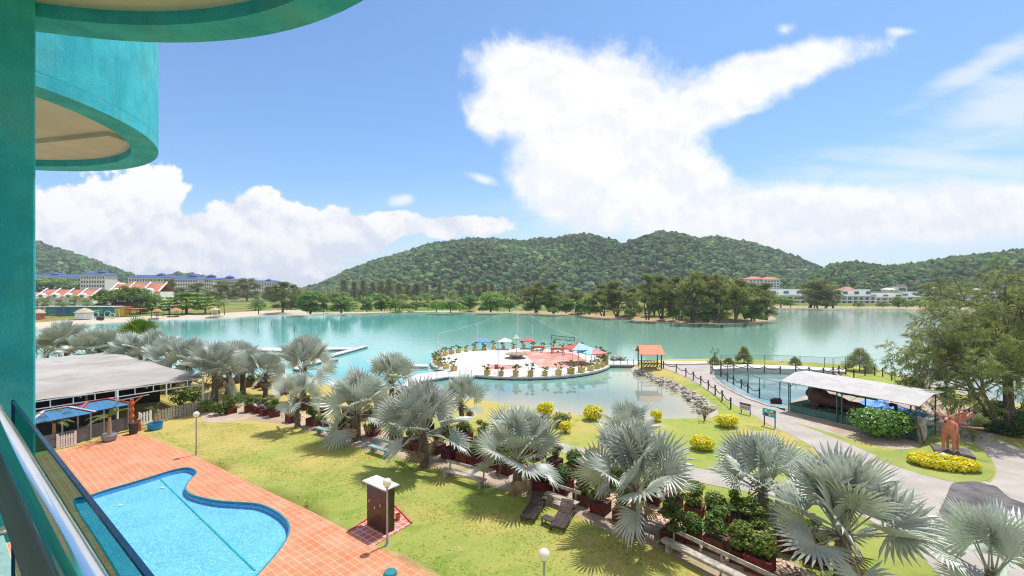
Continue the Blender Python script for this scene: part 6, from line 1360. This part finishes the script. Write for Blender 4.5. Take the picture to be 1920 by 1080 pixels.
# orange-roofed terraces
def terrace(px0, px1, ey, ry, by, Y, n, label, rz=0):
    x0, x1 = (px0-CX)/F*Y, (px1-CX)/F*Y; L = x1-x0; zb = .7; z1 = H+(CY-ey)/F*Y-zb; zr = H+(CY-ry)/F*Y-zb; rt = thing('terraced_house', label, 'house', ((x0+x1)/2, Y, zb), rz, 'orange-roofed houses'); D = 9
    m = MB(); m.box((0,D/2,z1/2), (L,D,z1)); m.build('wall', wht, rt)
    m = MB(); m.add([(-L/2-.3,-.8,z1-.1),(L/2+.3,-.8,z1-.1),(L/2+.3,D/2,zr),(-L/2-.3,D/2,zr),(L/2+.3,D+.8,z1-.1),(-L/2-.3,D+.8,z1-.1)], [(0,1,2,3),(3,2,4,5)]); m.build('roof', terracotta, rt)
    for i in range(n+1):
        x = -L/2 + L*i/n; k = MB(); k.add([(x-.35,-1.0,z1-.2),(x+.35,-1.0,z1-.2),(x+.35,D/2,zr+.55),(x-.35,D/2,zr+.55),(x-.35,-1.0,z1+.4),(x+.35,-1.0,z1+.4),(x+.35,D/2,zr+.9),(x-.35,D/2,zr+.9)], [(0,1,5,4),(1,2,6,5),(2,3,7,6),(3,0,4,7),(4,5,6,7)]); k.build('party_wall', white, rt)
    for i in range(n):
        x = -L/2 + L*(i+.5)/n; k = MB(); k.box((x,-1.2,z1+.1), (L/n*.42,2.2,1.6)); k.blob((x,-1.2,z1+.9), (L/n*.22,1.1,.9), 2, 0); dm_ = k.build('dormer', wht, rt); k = MB(); k.box((x,-2.32,z1+.2), (L/n*.22,.08,1.1)); k.build('pane', winm, dm_)
        for zz_ in (.3,.62): k = MB(); k.box((x,-.05,z1*zz_), (L/n*.5,.1,z1*.16)); k.build('window', winm, rt)
terrace(72,174,556,543,588,225,4,'terrace of orange-roofed white houses behind the coconut palms'); terrace(208,300,547,531.5,588,215,3,'larger orange-roofed white house behind the dense beach trees'); terrace(40,82,560,548,588,230,1,'small orange roof right beside the turquoise pillar')
# beach buildings and shelters
def hut(px, by, w, lab, roofm, h=2.0, rr=1.0, name='beach_shelter', Y=None, walls=None):
    p = G(px,by,.3) if Y is None else None; W_ = w/F*p.y; rt = thing(name, lab, 'shelter', p, 0, 'beach shelters'); m = MB(); m.lathe([(W_*.55,h),(W_*.30,h+rr*.6),(.05,h+rr)], (0,0,0), 4 if roofm is terracotta else 14); m.build('roof', roofm, rt)
    for sx in (-1,1):
        for sy in (-1,1): k = MB(); k.bar((sx*W_*.3,sy*W_*.3,-.3),(sx*W_*.3,sy*W_*.3,h+.1),.14); k.build('post', wood_dark, rt)
    if walls: m = MB(); m.box((0,0,h*.45), (W_*.66,W_*.66,h*.9)); m.build('wall', walls, rt)
thatch = mat('thatch', (.38,.29,.20), .95, (.52,.42,.31), vs=3, bump=.4, bs=6)
hut(73,598,18,'thatched round beach hut at the turquoise pillar',thatch,2.0,1.4,walls=terracotta); hut(158,598,28,'wide thatched hut on the sand in front of the teal hall',thatch,2.2,1.6,walls=wht); hut(295,594,20,'small gabled shelter with orange roof on the beach, nearest the big trees',terracotta); hut(330,592,24,'orange-roofed beach shelter under the layered trees',terracotta); hut(403,591,18,'brown pitched shelter at the edge of the dry field',thatch)
hut(164,576,18,'pale tiled pavilion roof among the beach trees',thatch,3.4,1.6)
c = G(150,590,.6); rt = thing('beach_hall', 'long low hall with teal and blue front and pale flat roof on the beach', 'hall', c); L = 130/F*c.y
m = MB(); m.box((0,2,1.5), (L,4,3.0)); m.build('wall', mat('teal_wall', (.05,.24,.25), .8), rt); m = MB(); m.box((-L*.05,2,3.1), (L*1.1,5.5,.25)); m.build('flat_roof', wht, rt)
for x, cc_ in ((-.3,(.03,.13,.36)),(-.18,(.03,.13,.36)),(.12,(.10,.34,.33)),(.3,(.10,.34,.33))): k = MB(); k.box((L*x,-.05,1.3), (L*.07,.12,2.4)); k.build('door', mat('hall_door', cc_, .7), rt)
c = G(224,592,.6); rt = thing('beach_hut', 'small yellow and green beach hut beside the big trees', 'hut', c); m = MB(); m.box((0,1.5,1.5), (3.2,3,3)); m.build('wall', mat('yellow_wall', (.60,.42,.03), .8), rt); m = MB(); m.box((-1.9,1.5,1.5), (.6,3.1,3.05)); m.build('side_wall', mat('green_wall_paint', (.03,.36,.25), .8), rt); m = MB(); m.box((0,1.3,3.15), (4.2,4.2,.2)); m.build('flat_roof', terracotta, rt)
c = G(240,592,.6); rt = thing('beach_bar', 'open yellow-fronted beach bar under the dense trees', 'bar', c); m = MB(); m.box((0,1.5,1.7), (5.6,.3,.9)); m.build('sign_band', mat('yellow_band', (.62,.45,.04), .8), rt); m = MB(); m.box((0,2.5,2.5), (6,4.2,.2)); m.build('flat_roof', terracotta, rt)
for x in (-2.7,0,2.7): k = MB(); k.bar((x,.8,0),(x,.8,2.45),.15); k.build('post', wood_dark, rt)
c = G(196,597,.2); rt = thing('playground_frame', 'white tubular playground frame with rings on the sand', 'playground', c); m = MB()
m.tube([(-5,0,0),(-5,0,2.8),(-2,0,2.8),(-2,0,0)], .10, 6)
for x, z, r in ((1.0,1.4,1.2),(-3.3,1.3,1.0),(2.5,.9,.9)): m.tube([(x+r*math.cos(i*.42),.1,z+r*math.sin(i*.42)) for i in range(16)], .10, 6)
m.tube([(3.6,0,0),(3.8,0,3.2),(5,0,3.2),(5.2,0,0)], .10, 6); m.build('tubing', mat('pale_teal_paint', (.45,.62,.56), .6), rt)
m = MB(); c = G(188,600,0); m.box(c+Vector((0,0,.6)), (1.8,1,1.2)); tag(m.build('storage_box', dark), 'dark box standing on the sand below the playground frame', 'box')
# white resort on the right shore
rg = 'white resort buildings'
def resort(px0, px1, by, ty, my, Y, cols, lab, tiers=2, roofc=None):
    x0, x1 = (px0-CX)/F*Y, (px1-CX)/F*Y; L = x1-x0; zb = .5; zt = H+(CY-ty)/F*Y-zb; zm = H+(CY-my)/F*Y-zb; rt = thing('resort_building', lab, 'building', ((x0+x1)/2, Y, zb), 0, rg)
    m = MB(); m.box((0,3.5,zm/2), (L,6,zm)); m.box((0,8,zt/2), (L*.97,8,zt)); m.build('wall', wht, rt)
    m = MB(); m.box((0,.2,zm+.2), (L+1,1.9,.35)); m.box((0,8,zt+.2), (L*.97+.8,8.8,.3)); m.build('flat_roof', white, rt)
    dx = L/cols
    for i in range(cols):
        x = -L/2+dx*(i+.5); m = MB(); m.box((x,.44,zm*.66), (dx*.72,.12,zm*.36)); m.build('window', tealw, rt); m = MB(); m.box((x,.44,zm*.20), (dx*.66,.12,zm*.30)); m.build('window', winm, rt)
        if i % 2 == 0: m = MB(); m.box((x,3.95,zm+(zt-zm)*.52), (dx*.8,.12,(zt-zm)*.45)); m.build('window', tealw, rt)
    for i in range(cols+1): x = -L/2+dx*i; m = MB(); m.box((x,-.5,zm/2), (.45,.5,zm)); m.build('column', white, rt)
    for i in range(cols): m = MB(); m.box((-L/2+dx*(i+.5),-.55,zm*.45), (dx-.5,.12,.7)); m.build('balcony_front', white, rt)
    if roofc: m = MB(); m.add([(-L*.16,3.5,zt+.3),(L*.10,3.5,zt+.3),(L*.04,7,zt+2),(-L*.10,7,zt+2),(L*.10,11,zt+.3),(-L*.16,11,zt+.3)], [(0,1,2,3),(1,4,2),(2,4,5,3),(3,5,0)]); m.build('roof', roofc, rt)
resort(1450,1512,574,543,554,300,5,'white resort wing left of the dark casuarina clump'); resort(1566,1642,574,543.5,555.5,300,7,'white resort block with an orange roof and teal windows right of the dark clump',2,terracotta); resort(1640,1700,574,551,558,305,5,'lower white resort wing with deep verandas'); resort(1700,1790,574,549,557,325,7,'white resort wing half hidden by waterfront trees'); resort(1790,1880,574,548,556,330,7,'white resort wing behind the big casuarina')
block(1652,1740,570,547,350,10,1,9,'long dark-roofed hall behind the resort wings','hall',wht,None,name='resort_hall',group=rg); block(1740,1860,570,550,360,10,1,10,'low hall behind the resort at the foot of the right hill','hall',wht,None,name='resort_hall',group=rg)
rt, L, h = block(1404,1432,560,523,520,14,6,4,'left half of the white tower block with orange roofs above the spit','apartment block',wht,terracotta,group='tower blocks',roofh=3); rt, L, h = block(1433,1462,560,524,515,14,6,5,'right half of the white tower block with orange roofs above the spit','apartment block',wht,terracotta,group='tower blocks',roofh=3)
for px, py, w, lab in ((1692,537,18,'brown-roofed house on the lower slope of the right hill'), (1755,540,10,'small white-roofed house on the slope among trees'), (1840,544,12,'pale house on the slope seen through the big casuarina'), (1670,543,14,'white house at the foot of the right hill')):
    c = P(px,py,395); rt = thing('hillside_house', lab, 'house', (c.x,c.y,c.z-6), 0, 'houses on the right slope'); ww = w/F*395; m = MB(); m.box((0,3,3), (ww,6,6)); m.build('wall', wht, rt); m = MB(); m.add([(-ww*.6,-1,6),(ww*.6,-1,6),(ww*.4,3,7.6),(-ww*.4,3,7.6),(ww*.6,7,6),(-ww*.6,7,6)], [(0,1,2,3),(1,4,2),(2,4,5,3),(3,5,0)]); m.build('roof', wood_dark if 'brown' in lab else white, rt); m = MB(); m.box((0,-.05,3.5), (ww*.7,.1,2)); m.build('window', winm, rt)
# walls and road beyond the field
m = MB(); a, b = G(392,567,.5), G(525,564,.5); m.bar(a+Vector((0,0,.8)), b+Vector((0,0,.8)), .25, 1.6); tag(m.build('boundary_wall', wht), 'long pale boundary wall behind the dry field on the left', 'wall')
m = MB(); a, b = G(655,564,.6), G(690,563,.6); m.bar(a+Vector((0,0,.8)), b+Vector((0,0,.8)), .25, 1.4); tag(m.build('boundary_wall', wht), 'short pale wall behind the pointed trees', 'wall')
m = MB(); c = G(843,573,.5); m.box(c+Vector((0,0,1.5)), (8,5,3)); m.box(c+Vector((0,0,3.1)), (9,6,.3)); tag(m.build('utility_shed', shade_m), 'low grey utility shed among the far bushes', 'shed')
c = P(1260,540,380); rt = thing('water_tower', 'slim white tower showing between the spit casuarinas', 'tower', (c.x,c.y,.9)); m = MB(); m.box((0,0,8.5), (4,4,17)); m.build('shaft', wht, rt); m = MB(); m.box((0,0,17.4), (5,5,.8)); m.build('cap', wht, rt)
c = P(805,540,430); m = MB(); m.tube([(c.x,c.y,.5),(c.x,c.y,13)], .25, 6); m.box((c.x,c.y,13), (1.6,.5,1.4)); tag(m.build('light_mast', wht), 'thin pale light mast in front of the main hill', 'mast')
# posts in the lake
for i, (x, y, h) in enumerate(((552,621,1.3),(452,609,2.0),(345,611,.8),(480,609,.9),(509,608,1.0),(784,610,.5),(484,622,.8),(621,609,1.4))):
    p = G(x,y,WZ); m = MB(); m.tube([p+Vector((0,0,-.5)), p+Vector((0,0,h))], [.09,.07], 7); tag(m.build('marker_post', dark), f'dark marker post standing in open water, {ORD[[6,2,1,4,5,8,3,7][i]]} from the beach on the left', 'post', 'marker posts in the lake')
# ================================================================== THE AIR
hz = bpy.data.materials.new('haze'); hz.use_nodes = True; t_ = NT(hz.node_tree); t_.n.clear(); o_ = t_.new('ShaderNodeOutputMaterial'); v_ = t_.new('ShaderNodeVolumePrincipled')
v_.inputs['Color'].default_value = (.80,.88,1,1); v_.inputs['Density'].default_value = .00020; v_.inputs['Anisotropy'].default_value = .0; t_.l.new(v_.outputs[0], o_.inputs['Volume'])
m = MB(); m.box((0,900,100), (9000,2600,210)); setting(m.build('haze', hz), 'stuff')
